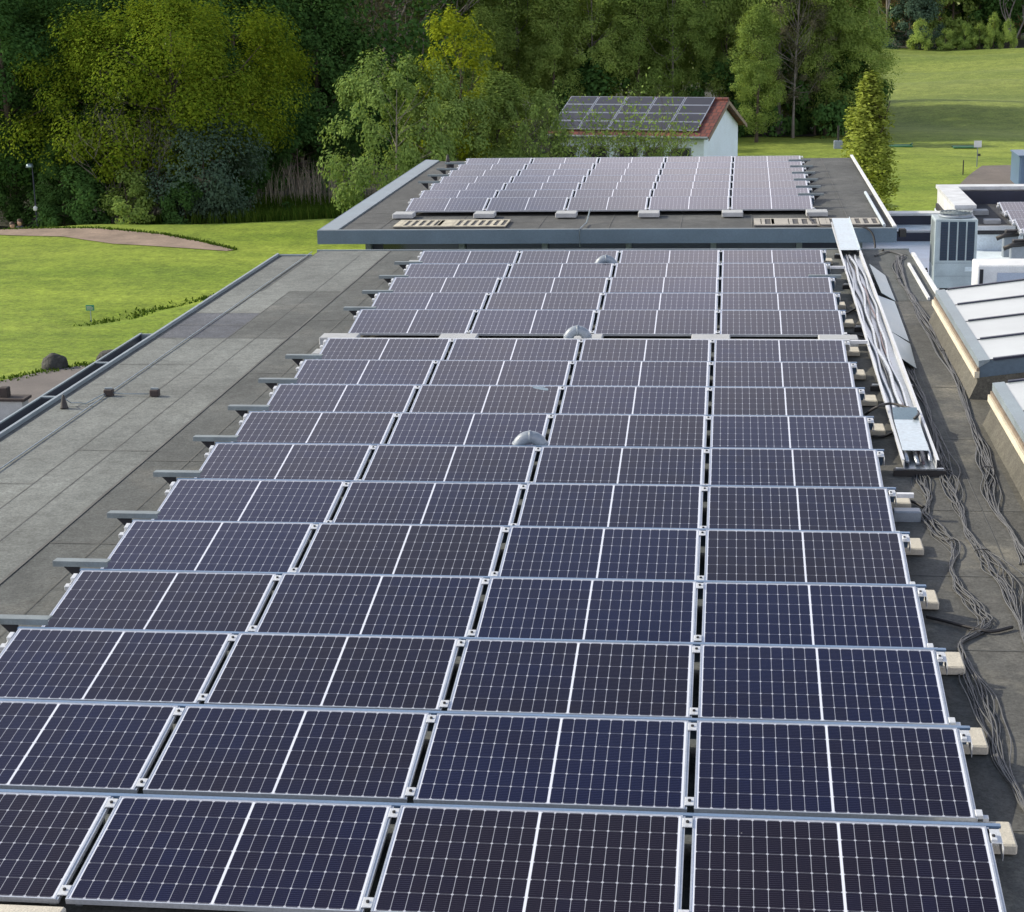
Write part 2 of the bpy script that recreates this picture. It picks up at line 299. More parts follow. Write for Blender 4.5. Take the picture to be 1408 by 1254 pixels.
def patch(name, poly, m, dz=.03, step=.6):
    "sheet lying on the terrain inside a polygon"
    def inside(x, y):
        c = False; n = len(poly)
        for i in range(n):
            (a, b), (e, d) = poly[i], poly[(i+1) % n]
            if (b > y) != (d > y) and x < (e-a)*(y-b)/(d-b)+a: c = not c
        return c
    import bmesh
    bm = bmesh.new(); bm.faces.new([bm.verts.new((x, y, 0)) for x, y in poly])
    x0, x1 = min(p[0] for p in poly), max(p[0] for p in poly); y0, y1 = min(p[1] for p in poly), max(p[1] for p in poly)
    for a, b, ax in ((x0, x1, 0), (y0, y1, 1)):
        t = a+step
        while t < b:
            bmesh.ops.bisect_plane(bm, geom=bm.verts[:]+bm.edges[:]+bm.faces[:], plane_co=(t, 0, 0) if ax == 0 else (0, t, 0), plane_no=(1, 0, 0) if ax == 0 else (0, 1, 0)); t += step
    for v in bm.verts: v.co.z = h(v.co.x, v.co.y)+dz
    bmesh.ops.triangulate(bm, faces=bm.faces[:])
    me = bpy.data.meshes.new(name); bm.to_mesh(me); bm.free(); me.materials.append(m)
    if me.polygons and me.polygons[0].normal.z < 0: me.flip_normals()
    me.polygons.foreach_set('use_smooth', [True]*len(me.polygons))
    return tag(ob(name, me), kind='structure')
up = []; dn = []
for i, (x, y, r) in enumerate(BK):
    a, b = BK[max(0, i-1)], BK[min(len(BK)-1, i+1)]; dx, dy = b[0]-a[0], b[1]-a[1]; L = math.hypot(dx, dy)
    up.append((x-dy/L*r, y+dx/L*r)); dn.append((x+dy/L*r, y-dx/L*r))
patch('sand_bunker', up+dn[::-1], MT['sand'], .02, .5)
patch('path', [(-40, 9), (-10.6, 9), (-10.6, 37.2), (-12.6, 36.6), (-15.07, 35), (-16.4, 33.75), (-17.15, 33), (-18.2, 32), (-19.05, 30.6), (-22, 27), (-40, 20)], MT['asphalt'], .03, .8)
patch('gravel_lot', [(7.3, 64.5), (7.92, 68.4), (8.95, 72.3), (10.07, 76), (11.7, 76.6), (22, 77), (22, 55), (7, 55)], MT['gravel'], .03, .8)
patch('forest_floor', [(-60, 58.5), (-30, 58.6), (-22, 58.3), (-15, 66), (-14, 78), (-9, 90), (3, 92), (4.5, 96), (3.5, 140), (-60, 140)], MT['floor'], .04, 1.0)
patch('wood_floor', [(-30, 192), (20, 195), (60, 194), (60, 300), (-30, 300)], MT['floor'], .05, 6)

# ------------------------------------------------------------------ front building
ZR = -.28
fb = thing('flat_roof_building', 'long flat felt roofed building carrying the sixteen nearest panel rows', 'building', (0, 0, GZ))
def up0(z): return z-GZ
def fpart(mb, name, m, parent=fb, smooth=False):
    mb.v = [(x, y, z-GZ) for x, y, z in mb.v]; return mb.build(name, m, parent, smooth)
mb = MB(); mb.box(-10.05, 3.5, -13.5, 18.7, GZ-.3, ZR-.33); mb.box(-9.4, 1.55, 18.7, 23.9, GZ-.3, ZR-.33); fpart(mb, 'wall', MT['render'])
mb = MB(); mats = [MT[k] for k in ('mem_b', 'mem_a', 'mem_c', 'mem_d', 'mem_e', 'seam', 'zinc')]
mb.box(-10.2, 3.6, -14, 18.9, ZR-.3, ZR); mb.box(-10.2, 1.78, 18.9, 23.62, ZR-.3, ZR); mb.box(-9.55, 1.78, 23.62, 24.25, ZR-.3, ZR)
def sheet(x0, x1, y0, y1, mi, lv=1, skew=0):
    z = ZR+.004*lv; mb.add([(x0, y0, z), (x1, y0, z), (x1+skew, y1, z), (x0+skew, y1, z)], [(0, 1, 2, 3)], mi)
random.seed(3)
sheet(-10.12, -8.12, -14, 15.75, 1); sheet(-9.05, -8.12, 15.75, 19.75, 0); sheet(-9.52, -8.12, 19.75, 24.2, 1); sheet(-10.12, -9.05, 15.75, 17.75, 2)
sheet(-10.12, -9.62, 17.75, 23.55, 1); sheet(-9.58, -9.05, 17.75, 19.75, 1)
sheet(.05, 1.35, -14, 18.85, 3); sheet(1.35, 3.6, -14, 18.85, 4); sheet(.05, 1.7, 18.9, 24.2, 0)
for x in (-8.62, -7.6, .95): sheet(x-.005, x+.005, -14, 23.6, 5, 2)
sheet(-9.055, -9.045, -14, 19.7, 5, 2)
sheet(-8.14, -8.11, -14, 24.2, 5, 2)
for y, a_, b_ in ((3.4, -9.05, -8.15), (7.9, -10.1, -9.05), (9.3, -9.04, -8.15), (11.4, -10.1, -9.6), (13.9, -10.1, -9.06), (15.75, -10.1, -8.15), (16.75, -10.1, -9.06), (17.75, -10.1, -9.06), (19.75, -9.05, -8.15), (22.5, -9.5, -8.15)): sheet(a_, b_, y-.008, y+.008, 5, 3)
for y in (2.6, 5.9, 8.9, 13.4, 17.2, 20.7): sheet(-8.1, -7.25, y-.008, y+.008, 5, 2)
for y in (.5, 3.6, 5.4, 7.4, 10.2, 12.8, 15.1, 16.9): sheet(.05, 1.34, y-.01, y+.01, 5, 2)
fpart(mb, 'roof', mats)
mb = MB(); mb.box(-10.24, -10.2, -14, 23.66, ZR-.34, ZR+.05); mb.box(-10.2, -9.55, 23.62, 23.66, ZR-.34, ZR+.03); mb.box(-9.59, 1.8, 24.25, 24.29, ZR-.34, ZR+.02)
fpart(mb, 'roof_edge', MT['zinc'])
mb = MB(); mb.box(1.78, 1.84, 18.9, 23.6, ZR-.34, ZR+.05); mb.box(1.60, 1.64, 18.95, 22.4, ZR, ZR+.05); fpart(mb, 'edge_rail', MT['white'])
mb = MB()   # hanging trough along the left edge
mb.box(-10.56, -10.28, -14, 16.3, ZR-.26, ZR-.24); mb.box(-10.58, -10.56, -14, 16.3, ZR-.26, ZR-.05, 0); mb.box(-10.585, -10.555, -14, 16.3, ZR-.049, ZR-.03, 1); mb.box(-10.28, -10.25, -14, 16.3, ZR-.26, ZR-.02, 1); mb.box(-10.555, -10.28, 16.26, 16.3, ZR-.18, ZR-.04, 1)
g = fpart(mb, 'gutter', [MT['gutter'], MT['zinc']])
mb = MB()
for y in (8.2, 10.0, 12.1, 14.2, 4, 6): mb.box(-10.555, -10.2, y-.025, y+.025, ZR-.05, ZR-.03)
fpart(mb, 'gutter_bracket', MT['zinc'], g)

# small fixings on the left strip of roof
def wire(name, label, pts, r, m, cat): return tag(MB().tube(pts, r, 6).build(name, m, None, True), label, cat)
wire('lightning_wire', 'pale lightning conductor wire running along the left strip of roof', [(-9.63, -14+i*2, ZR+.02+.004*(i % 2)) for i in range(20)], .008, MT['zinc'], 'wire')
wire('lightning_branch_wire', 'thin curved pale wire linking black cone to brown block', [(-9.93, 11.3, ZR+.13), (-9.9, 11.42, ZR+.05), (-9.82, 11.55, ZR+.02), (-9.74, 11.5, ZR+.02), (-9.7, 11.75, ZR+.03), (-9.63, 12.0, ZR+.05), (-9.4, 12.02, ZR+.03), (-9.0, 12.02, ZR+.03)], .007, MT['zinc'], 'wire')
for x, lb in ((-9.6, 'brown wire holder block beside the pale conductor wire'), (-8.98, 'brown wire holder block standing alone mid roof')):
    t = thing('wire_holder', lb, 'roof fixing', (x, 12.0, ZR+.012), 0, 'wire holder blocks')
    MB().bbox(-.06, .06, -.05, .05, 0, .085, .012).build('block', MT['brownb'], t); MB().box(-.05, .05, -.012, .012, .085, .105).build('clip', MT['zinc'], t)
t = thing('vent_cone', 'small black cone standing near the roof gutter', 'roof fixing', (-9.95, 11.3, ZR+.012))
MB().lathe([(.055, 0), (.05, .01), (.018, .15), (.012, .17)], (0, 0, 0), 12).build('cone', MT['black'], t, True)

# ------------------------------------------------------------------ solar panels
W, L, GAP, P, TILT = 1.755, 1.038, .06, 1.445, .1532
def panel_meshes():
    lip, fh = .012, .035; a, b = W/2, L/2
    fr = MB()
    fr.box(-a, -a+lip, -b, b, -fh, 0); fr.box(a-lip, a, -b, b, -fh, 0); fr.box(a, a+.015, -b+.002, b-.002, -fh, -.006); fr.box(-a+lip, a-lip, -b, -b+.008, -fh, 0); fr.box(-a+lip, a-lip, b-.008, b, -fh, 0)
    gl = MB(); gl.add([(-a+lip, -b+.008, -.003), (a-lip, -b+.008, -.003), (a-lip, b-.008, -.003), (-a+lip, b-.008, -.003)], [(0, 1, 2, 3)])
    gl.add([(-a+lip, -b+.008, -.008), (a-lip, -b+.008, -.008), (a-lip, b-.008, -.008), (-a+lip, b-.008, -.008)], [(3, 2, 1, 0)])
    cl = MB()
    cl.bbox(-.03, .03, -.045, .045, .001, .008, .002); cl.lathe([(.011, 0), (.011, .009), (.008, .011)], (0, 0, .008), 8, 1)
    su = MB()   # legs and base rail below the panel
    for x in (-a+.05, a-.05):
        su.prism([(b-.08, -fh-.001), (b-.08, -fh-.20), (b-.12, -fh-.205), (-b+.06, -fh-.06), (-b+.06, -fh-.001), (-b+.1, -fh-.001), (-b+.1, -fh-.025), (b-.12, -fh-.16), (b-.12, -fh-.001)], 'x', x-.02, x+.02)
    su.box(-a+.04, a-.04, -.03, .03, -fh-.12, -fh-.085)
    eb = MB()   # end bracket: plate and hanging tab
    eb.box(.004, .075, .36, .50, -.012, -.006); eb.box(.075, .079, .30, .47, -.09, -.006); eb.bbox(.012, .05, .37, .44, -.005, .012, .003)
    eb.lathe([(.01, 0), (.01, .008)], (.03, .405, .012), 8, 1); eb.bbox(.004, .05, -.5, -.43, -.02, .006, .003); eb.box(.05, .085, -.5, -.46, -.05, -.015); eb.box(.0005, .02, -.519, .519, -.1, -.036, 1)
    el = MB(); el.bbox(-.045, -.004, .36, .45, -.03, .006, .004); el.bbox(-.075, -.02, .27, .33, -.07, -.03, .004); el.box(-.034, -.024, .29, .43, -.04, -.02)
    return [fr.mesh('frame', MT['alu']), gl.mesh('cells', MT['cell']), cl.mesh('clamp', [MT['clampm'], MT['dark']]), su.mesh('support', MT['galv']), eb.mesh('end_bracket', [MT['clampm'], MT['dark']]), el.mesh('edge_clip', MT['clampm'])]
PM = panel_meshes()
def panel(xc, ytop, ztop, label, group, right=True, left_end=False, right_end=False, detail=True):
    "xc = centre, ytop/ztop = upper edge"
    c = (xc, ytop-L/2*cos(TILT), ztop-L/2*sin(TILT))
    t = thing('solar_panel', label, 'solar panel', c, 0, group, (TILT, 0, 0))
    ob('frame', PM[0], t); ob('cells', PM[1], t)
    if detail:
        ob('support', PM[3], t)
        if right and not right_end:
            for y in (.44, -.44): ob('clamp', PM[2], t, (W/2+GAP/2, y, -.002))
        if right_end: ob('end_bracket', PM[4], t, (W/2, 0, 0))
        if left_end: ob('edge_clip', PM[5], t, (-W/2, 0, 0))
    return t
def row_y(k): return k*P if k <= 10 else 10*P+2.035+(k-11)*P
CN4 = ['leftmost of four', 'second from the left', 'third from the left', 'rightmost of four']
def deflector(x0, x1, y, z, label, m, group):
    mb = MB(); mb.prism([(y+.012, z-.02), (y+.012, z-.004), (y+.05, z-.004), (y+.19, z-.22), (y+.186, z-.224), (y+.046, z-.012), (y+.016, z-.02)], 'x', x0, x1)
    tag(mb.build('wind_deflector', m), label, 'wind deflector', group)
random.seed(11)
for k in range(16):
    y = row_y(k); gx, gz = (.066, .025) if k > 10 else (0, 0)
    for c in range(4):
        xr = -(3-c)*(W+GAP)+gx
        jit = random.uniform(-.004, .004)
        lab = f'dark solar panel {CN4[c]} in {ORD[k]} row from the front'
        if (k, c) == (8, 1): lab = 'solar panel with a pale streak along its upper edge, eighth row back, left of centre'
        pt = panel(xr-W/2, y, gz+jit, lab, 'solar panels on the front roof', c < 3, c == 0, c == 3)
        if c == 1: p8 = pt
    if k == 8: MB().add([(.52, .50, -.0022), (.55, .44, -.0022), (.63, .40, -.0022), (.70, .37, -.0022), (.74, .37, -.0022), (.73, .44, -.0022), (.66, .47, -.0022), (.71, .50, -.0022)], [tuple(range(8))]).build('dirt_streak', MT['plate'], p8)
    x0 = -4*W-3*GAP+gx
    deflector(x0-.02, gx+.09, y, gz, f'long pale metal strip behind the {ORD[k]} panel row from the front', MT['clampm' if k == 10 else 'defl'], 'wind deflectors behind the front panel rows')
def stub(x0, x1, y, z, label, group='zinc deflector ends', flip=False):
    "zinc channel end that pokes out past the panel edge"
    t = thing('deflector_end', label, 'sheet metal end', (x0, y, z), 0, group); Lx = x1-x0
    mb = MB(); mb.prism([(0, 0), (.10, 0), (.10, .012), (0, .018)], 'x', 0, Lx); mb.box(0, Lx, -.012, 0, -.032, .018); mb.build('flange', MT['stub'], t)
    mb = MB(); s = 1
    a, b = ((.03, Lx*.45) if not flip else (Lx*.55, Lx-.03))
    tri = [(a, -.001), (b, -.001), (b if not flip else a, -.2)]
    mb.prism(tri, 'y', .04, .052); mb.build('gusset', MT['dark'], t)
xl = -4*W-3*GAP
for k in list(range(2, 10))+[11, 12, 13, 14]:
    gx = .066 if k > 10 else 0
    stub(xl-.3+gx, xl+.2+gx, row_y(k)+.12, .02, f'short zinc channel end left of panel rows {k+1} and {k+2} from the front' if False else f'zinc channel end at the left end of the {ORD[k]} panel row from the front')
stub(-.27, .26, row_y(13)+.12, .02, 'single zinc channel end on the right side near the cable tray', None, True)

# ballast slabs
def slab(x0, x1, y0, y1, z0, z1, label, group, m='conc'):
    t = tag(MB().bbox(x0, x1, y0, y1, z0, z1, .012).build('ballast_slab', MT[m]), label, 'concrete slab', group)
for k in (0, 1, 2, 3, 4, 5, 7, 8, 9, 10, 11, 12, 15):
    y = row_y(k); gx = .066 if k > 10 else 0; wd = .17+.02*((k*7) % 3)-.03*(k in (11, 12)); 
    slab(gx-.22, gx+.05+wd, y+.15, y+.47, ZR+.02, ZR+.085, f'beige slab at the right end of the {ORD[k]} panel row', 'ballast slabs along the right end of the rows')
for i, x in enumerate((-7.2, -5.45, -3.63, -1.81, -.02)):
    wname = ['leftmost', 'second', 'third', 'fourth', 'rightmost'][i]
    slab(x-.28, x+.27, 15.05, 15.38, ZR+.06, -.115, f'{wname} white slab lying in the gap between the two front panel groups', 'white slabs in the gap between panel groups', 'concw')
slab(-5.85, -5.35, -1.5, -1.1, ZR+.0, -.16, 'pale concrete slab in front of the nearest panel row', None)
slab(-7.35, -7.05, 14.0, 14.3, ZR+.01, -.12, 'white slab at the left end of the eleventh panel row', None, 'concw')
slab(-7.4, -7.12, 22.0, 22.25, ZR+.01, -.14, 'white slab at the left end of the rearmost front panel row', None, 'concw')
slab(.05, .32, 7.0, 7.14, ZR, ZR+.11, 'grey block lying below the near end of the cable tray', None, 'stub' if False else 'vent')
# vents
def vent(x, y, top, label):
    t = thing('vent_pipe', label, 'roof vent', (x, y, ZR), .06, 'curved grey vent pipes among the panels')
    RR, r = .135, .07; zc = top-r-RR-ZR
    arc = [(-RR*cos(a), 0, zc+RR*sin(a)) for a in np.linspace(0, pi, 15)]
    MB().tube([(-RR, 0, 0)]+arc+[(RR, 0, zc-.12)], r, 16).build('pipe_bend', MT['vent'], t, True)
    for a in (.35, pi/2, pi-.35):
        c = Vector((-RR*cos(a), 0, zc+RR*sin(a))); d = Vector((sin(a), 0, cos(a)))*.012
        MB().tube([c-d, c+d], r+.006, 16).build('collar', MT['vent'], t, True)
vent(-3.72, 8.87+.02, .115, 'curved grey vent pipe, nearest of the three among the panels')
vent(-3.68, 14.75, .13, 'curved grey vent pipe in the gap between panel groups')
vent(-3.70, 21.02, .14, 'curved grey vent pipe, farthest among the front panels')
# pale smear on a panel of row 8: part of that panel's glass
# ------------------------------------------------------------------ cable tray
def lerp(a, b, t): return a+(b-a)*t
TA, TB = Vector((.465, 8.62)), Vector((.645, 25.6))       # centre line
def tx(y): return lerp(TA.x, TB.x, (y-TA.y)/(TB.y-TA.y))
ct = thing('cable_tray', 'long open galvanised cable tray full of silvery conduits', 'cable tray', (TA.x, TA.y, ZR))
def T(x, y, z): return (tx(y)+x-TA.x, y-TA.y, z-ZR)
HWT = .165
def traybox(mb, xa, xb, y0, y1, z0, z1, mi=0):
    vs = [T(x, y, z) for z in (z0, z1) for x, y in ((xa, y0), (xb, y0), (xb, y1), (xa, y1))]
    mb.add(vs, [(3, 2, 1, 0), (4, 5, 6, 7), (0, 1, 5, 4), (1, 2, 6, 5), (2, 3, 7, 6), (3, 0, 4, 7)], mi)
mb = MB(); traybox(mb, -HWT, HWT, 8.6, 26.6, ZR+.09, ZR+.095); mb.build('base', MT['galv'], ct)
for s in (-1, 1):
    mb = MB(); x = s*HWT; traybox(mb, min(x, x+s*.006), max(x, x+s*.006), 8.6, 26.6, ZR+.09, ZR+.19); traybox(mb, min(x, x+s*.03), max(x, x+s*.03), 8.6, 26.6, ZR+.191, ZR+.196)
    mb.build('side_wall', MT['clampm'], ct)
for y in (8.66, 12.6, 16.4, 20.0, 23.2):
    mb = MB(); traybox(mb, -.27, .27, y-.05, y+.05, ZR+.001, ZR+.07); f = mb.build('foot', MT['black'], ct)
    mb = MB(); traybox(mb, -.25, .25, y-.03, y+.01, ZR+.071, ZR+.089); mb.build('foot_rail', MT['galv'], f)
random.seed(5)
def cable_in(x0, ph, r, m, y0=8.7, y1=22.9, amp=.03):
    mb = MB(); ys = np.arange(y0, y1, .35)
    mb.tube([T(x0+amp*sin(y*.62+ph)+.018*sin(y*2.3+ph*2), y, ZR+.105+r+.035*max(0, sin(y*.8+ph*3))) for y in ys], r, 6)
    mb.build('conduit', m, ct, True)
for i, (x, ph, r, mk) in enumerate(((-.12, 0, .022, 'cablew'), (-.02, 1.3, .024, 'cablew'), (.09, 2.4, .02, 'cablew'), (.04, 4, .014, 'purple'), (-.07, 5, .010, 'cable'), (.0, 2.2, .010, 'cable'))): cable_in(x, ph, r, MT[mk])
def tcover(name, y0, y1, z0, z1, x=.2, mk='galvpale', lip=True, dx=0):
    mb = MB(); a, b = -x+dx, x+dx
    mb.add([T(a, y0, z0), T(b, y0, z0), T(b, y1, z1), T(a, y1, z1), T(a, y0, z0-.005), T(b, y0, z0-.005), T(b, y1, z1-.005), T(a, y1, z1-.005)],
           [(0, 1, 2, 3), (7, 6, 5, 4), (0, 4, 5, 1), (1, 5, 6, 2), (2, 6, 7, 3), (3, 7, 4, 0)])
    if lip: mb.add([T(b, y0, z0+.03), T(b+.012, y0, z0+.03), T(b+.012, y1, z1+.03), T(b, y1, z1+.03), T(b, y0, z0-.03), T(b+.012, y0, z0-.03), T(b+.012, y1, z1-.03), T(b, y1, z1-.03)],
           [(0, 1, 2, 3), (7, 6, 5, 4), (0, 4, 5, 1), (1, 5, 6, 2), (2, 6, 7, 3), (3, 7, 4, 0)])
    return mb.build(name, MT[mk], ct)
tcover('cover', 22.9, 26.75, ZR+.205, ZR+.25, .172)
tcover('end_cover', 8.95, 10.2, ZR+.205, ZR+.23, .14, 'galvpale', False, -.02)
tcover('end_cover_fold', 10.2, 10.5, ZR+.232, ZR+.30, .14, 'plate', False, -.02)
for y, k in ((row_y(5)-.12, 5), (row_y(10)+.03, 10), (row_y(14)-.1, 14)):
    tag(MB().box(.085, tx(y)-HWT-.035, y-.03, y+.03, -.055, -.015).build('tray_rail', MT['clampm']), f'white rail joining the {ORD[k]} panel row to the cable tray', 'rail', 'rails joining panels and cable tray')
# loose cover sheets leaning on the tray
for (pts, lb) in (([(1195, 363), (1217, 379), (1231, 414), (1212, 403)], 'small blue grey cover sheet leaning on the far part of the tray'),
                  ([(1203, 405), (1230, 415), (1250, 470), (1225, 456)], 'large blue grey cover sheet in the middle of the leaning row'),
                  ([(1226, 457), (1251, 473), (1260, 507), (1236, 491)], 'nearest blue grey cover sheet leaning beside the tray')):
    q = [A(*pts[0], z=ZR+.15), A(*pts[1], z=ZR+.03), A(*pts[2], z=ZR+.03), A(*pts[3], z=ZR+.15)]
    n = (q[1]-q[0]).cross(q[3]-q[0]).normalized()*.006
    mb = MB(); mb.add(q+[p-n for p in q], [(3, 2, 1, 0), (4, 5, 6, 7), (0, 1, 5, 4), (1, 2, 6, 5), (2, 3, 7, 6), (3, 0, 4, 7)])
    tag(mb.build('cover_sheet', MT['plate']), lb, 'metal sheet', 'loose cover sheets beside the cable tray')

# cable bundles
def spline(pts, n):
    pts = [Vector(p) for p in pts]; out = []
    for i in range(len(pts)-1):
        a, b, c, d = pts[max(i-1, 0)], pts[i], pts[i+1], pts[min(i+2, len(pts)-1)]
        for k in range(n):
            t = k/n; out.append(.5*((2*b)+(c-a)*t+(2*a-5*b+4*c-d)*t*t+(3*b-a-3*c+d)*t**3))
    return out+[pts[-1]]
def bundle(label, px, n, spread, pinch=None, seed=0, r=.0056):
    rnd = random.Random(seed); base = spline([A(x, y, z=ZR+.02) for x, y in px], 7)
    o = base[0].copy(); o.z = ZR
    t = thing('cable_bundle', label, 'cable bundle', o, 0, 'bundles of grey cable lying on the roof')
    for c in range(n):
        u = (c+.5)/n*2-1; ph = rnd.uniform(0, 6.28); f1 = rnd.uniform(.08, .2); lay = rnd.choice((0, 1, 1, 2)); pts = []
        for i, p in enumerate(base):
            d = base[min(i+1, len(base)-1)]-base[max(i-1, 0)]; nrm = Vector((-d.y, d.x, 0)).normalized()
            s = spread*(.55+.45*sin(i*.23+seed)); 
            off = s*u*(.6+.5*sin(i*f1+ph))+s*.5*sin(i*f1*1.7+ph*2)+.012*sin(i*.9+ph*5)
            pts.append(p+nrm*off-o+Vector((0, 0, -.008+lay*r*1.6+.006*sin(i*.5+ph))))
        MB().tube(pts, r*rnd.uniform(.75, 1.15), 5).build('cable', MT['cable'], t, True)
    for q in (len(base)//3, 2*len(base)//3):
        p = base[q]; d = (base[q+1]-p).normalized(); nn = Vector((-d.y, d.x, 0)); wv = spread*.55
        MB().tube([p-o+nn*(wv*cos(a_))+Vector((0, 0, .004+.022*sin(a_))) for a_ in np.linspace(0, pi, 9)], .005, 5).build('cable_tie', MT['black'], t, True)
bundle('grey cable bundle spilling from the near end of the cable tray', [(1262, 640), (1268, 665), (1277, 690), (1272, 706), (1292, 731), (1313, 752), (1308, 779), (1318, 808), (1347, 840), (1353, 862), (1322, 884), (1332, 920), (1350, 975), (1375, 1045), (1412, 1115)], 13, .10, None, 1)
bundle('loose grey cable bundle in the middle, running past the tray foot', [(1245, 500), (1268, 545), (1284, 590), (1297, 640), (1306, 668), (1320, 700), (1332, 735), (1358, 768), (1384, 798), (1398, 845), (1420, 905)], 14, .13, None, 2)
bundle('thick grey cable bundle lying along the foot of the skylights', [(1236, 352), (1243, 384), (1260, 424), (1290, 470), (1315, 520), (1333, 575), (1350, 618), (1360, 655), (1364, 690), (1392, 735), (1416, 775)], 15, .12, None, 3)
bundle('small grey cable bundle curling away at the far right roof corner', [(1203, 352), (1222, 346), (1244, 352), (1232, 362), (1236, 385), (1246, 398), (1262, 420)], 7, .08, None, 4)
for px, lb in (([(1274, 848), (1300, 854), (1335, 863), (1362, 868), (1392, 862)], 'black cable crossing the grey cable bundles'),
               ([(1190, 570), (1205, 560), (1222, 555), (1240, 558), (1262, 566), (1258, 575), (1247, 578)], 'black cable looping over the middle of the cable tray'),
               ([(1200, 600), (1215, 600), (1232, 594), (1243, 595)], 'short black cable beside the tray end cover'),
               ([(1162, 432), (1178, 424), (1190, 420)], 'short black cable beside the far half of the tray'),
               ([(1242, 688), (1256, 690), (1270, 697)], 'short black cable beside the sixth beige slab'),
               ([(1160, 458), (1176, 460), (1188, 463)], 'black cable in the gap between panel groups')):
    zz = .0 if 'tray' in lb and 'loop' in lb else ZR+.03
    wire('black_cable', lb, spline([A(x, y, z=ZR+(.25 if (0 < i < len(px)-1 and 'loop' in lb) else .03)) for i, (x, y) in enumerate(px)], 6), .016, MT['black'], 'cable')

# ------------------------------------------------------------------ skylights
def skylight(x0, y0, y1, z0, label, bars):
    t = thing('skylight', label, 'skylight', (x0, y0, ZR), 0, 'skylights on the right of the roof'); Lx = 2.1; sl = .13; D = y1-y0; zz = z0-ZR
    def zt(x): return zz+sl*x
    mb = MB(); mb.prism([(-.11, .006), (-.02, zz-.26), (-.02, zz-.20), (Lx, zt(Lx)-.2), (Lx, .006)], 'y', .0, D-.02); mb.build('kerb', MT['mem_e'], t)
    mb = MB(); mb.prism([(-.06, zz-.2), (-.06, zz-.12), (0, zz-.12), (0, zz-.2)], 'y', -.02, D+.02); mb.build('drip_board', MT['cream'], t)
    mb = MB(); mb.prism([(0, zz-.199), (0, zz), (Lx, zt(Lx)), (Lx, zt(Lx)-.199)], 'y', 0, D); mb.build('frame', MT['fascia'], t)
    mb = MB()
    mb.prism([(-.015, zz-.07), (-.015, zz+.02), (.12, zt(.12)+.02), (.12, zt(.12)-.0)], 'y', -.02, D+.02); mb.build('edge_trim', MT['zinc'], t)
    mb = MB(); mb.prism([(-.035, zz-.118), (-.035, zz-.075), (-.001, zz-.075), (-.001, zz-.118)], 'y', -.01, D+.01); mb.build('side_flashing', MT['wood'], t)
    for i in range(bars):
        a = D*i/bars+.03; b = D*(i+1)/bars-.03
        mb = MB(); mb.add([(.125, a, zt(.125)+.012), (Lx, a, zt(Lx)+.012), (Lx, b, zt(Lx)+.012), (.125, b, zt(.125)+.012)], [(0, 1, 2, 3)]); mb.build('pane', MT['skyl'], t)
    for i in range(bars+1):
        a = D*i/bars
        mb = MB(); mb.add([(.16, a-.028, zt(.16)+.002), (Lx, a-.028, zt(Lx)+.002), (Lx, a+.028, zt(Lx)+.002), (.16, a+.028, zt(.16)+.002), (.16, a-.028, zt(.16)+.032), (Lx, a-.028, zt(Lx)+.032), (Lx, a+.028, zt(Lx)+.032), (.16, a+.028, zt(.16)+.032)],
                          [(3, 2, 1, 0), (4, 5, 6, 7), (0, 1, 5, 4), (1, 2, 6, 5), (2, 3, 7, 6), (3, 0, 4, 7)]); mb.build('glazing_bar', MT['gutter'], t)
skylight(1.52, 12.15, 17.05, .2, 'complete pale skylight with four panes on the right of the roof', 4)
skylight(1.52, 4.0, 10.9, .2, 'nearer skylight cut off by the right edge of the picture', 5)

# ------------------------------------------------------------------ far building
ZF = -.35
f2 = thing('pavilion_building', 'low flat roofed building with blue grey fascia behind the front roof', 'building', (-4, 34, GZ))
def p2(mb, name, m, parent=f2):
    mb.v = [(x+4, y-34, z-GZ) for x, y, z in mb.v]; return mb.build(name, m, parent)
mb = MB(); FX0, FX1, FY0, FY1 = -10.22, 1.80, 27.2, 41.3
mb.box(FX0, FX1, FY0, FY1, ZF-.2, ZF)
def sh2(x0, x1, y0, y1, mi, lv=1): mb.add([(x0, y0, ZF+.004*lv), (x1, y0, ZF+.004*lv), (x1, y1, ZF+.004*lv), (x0, y1, ZF+.004*lv)], [(0, 1, 2, 3)], mi)
for y in (28.6, 30.2, 33.1, 35.4, 37.4, 39.2): sh2(-9.8, 1.6, y-.012, y+.012, 1)
for x in (-9.0, -7.4, -5.6, -4.1, -2.6, -1.1, .95): sh2(x-.012, x+.012, 27.4, 41.2, 1, 2)
p2(mb, 'roof', [MT['mem_f'], MT['seam']])
mb = MB(); mb.box(FX0-.03, FX1+.03, FY0-.03, FY0, ZF-.24, ZF+.05); mb.box(FX0-.03, FX0, FY0, FY1, ZF-.24, ZF+.05); mb.box(FX1, FX1+.03, FY0, FY1, ZF-.24, ZF+.05); mb.box(FX0-.03, FX1+.03, FY1, FY1+.03, ZF-.24, ZF-.01); p2(mb, 'fascia', MT['fascia'])
mb = MB(); mb.box(FX0, FX1, FY0+.001, FY0+.10, ZF+.03, ZF+.053); p2(mb, 'front_trim', MT['stub'])
mb = MB(); mb.prism([(FX0+.001, ZF+.052), (FX0+.36, ZF+.03), (FX0+.36, ZF), (FX0+.001, ZF)], 'y', FY0+.12, FY1); p2(mb, 'edge_flashing', MT['zinc'])
mb = MB(); mb.box(FX1-.04, FX1+.032, FY0+.12, FY1, ZF+.051, ZF+.085); p2(mb, 'edge_rail', MT['white'])
mb = MB(); mb.tube([(FX1-.2, FY0+.3, ZF+.06), (FX1-.2, 33.0, ZF+.06)], .035, 8); p2(mb, 'edge_pipe', MT['galvpale'])
mb = MB(); mb.box(-9.4, 1.2, 28.3, 40.8, GZ-.3, ZF-.2); p2(mb, 'wall', MT['gutter'])
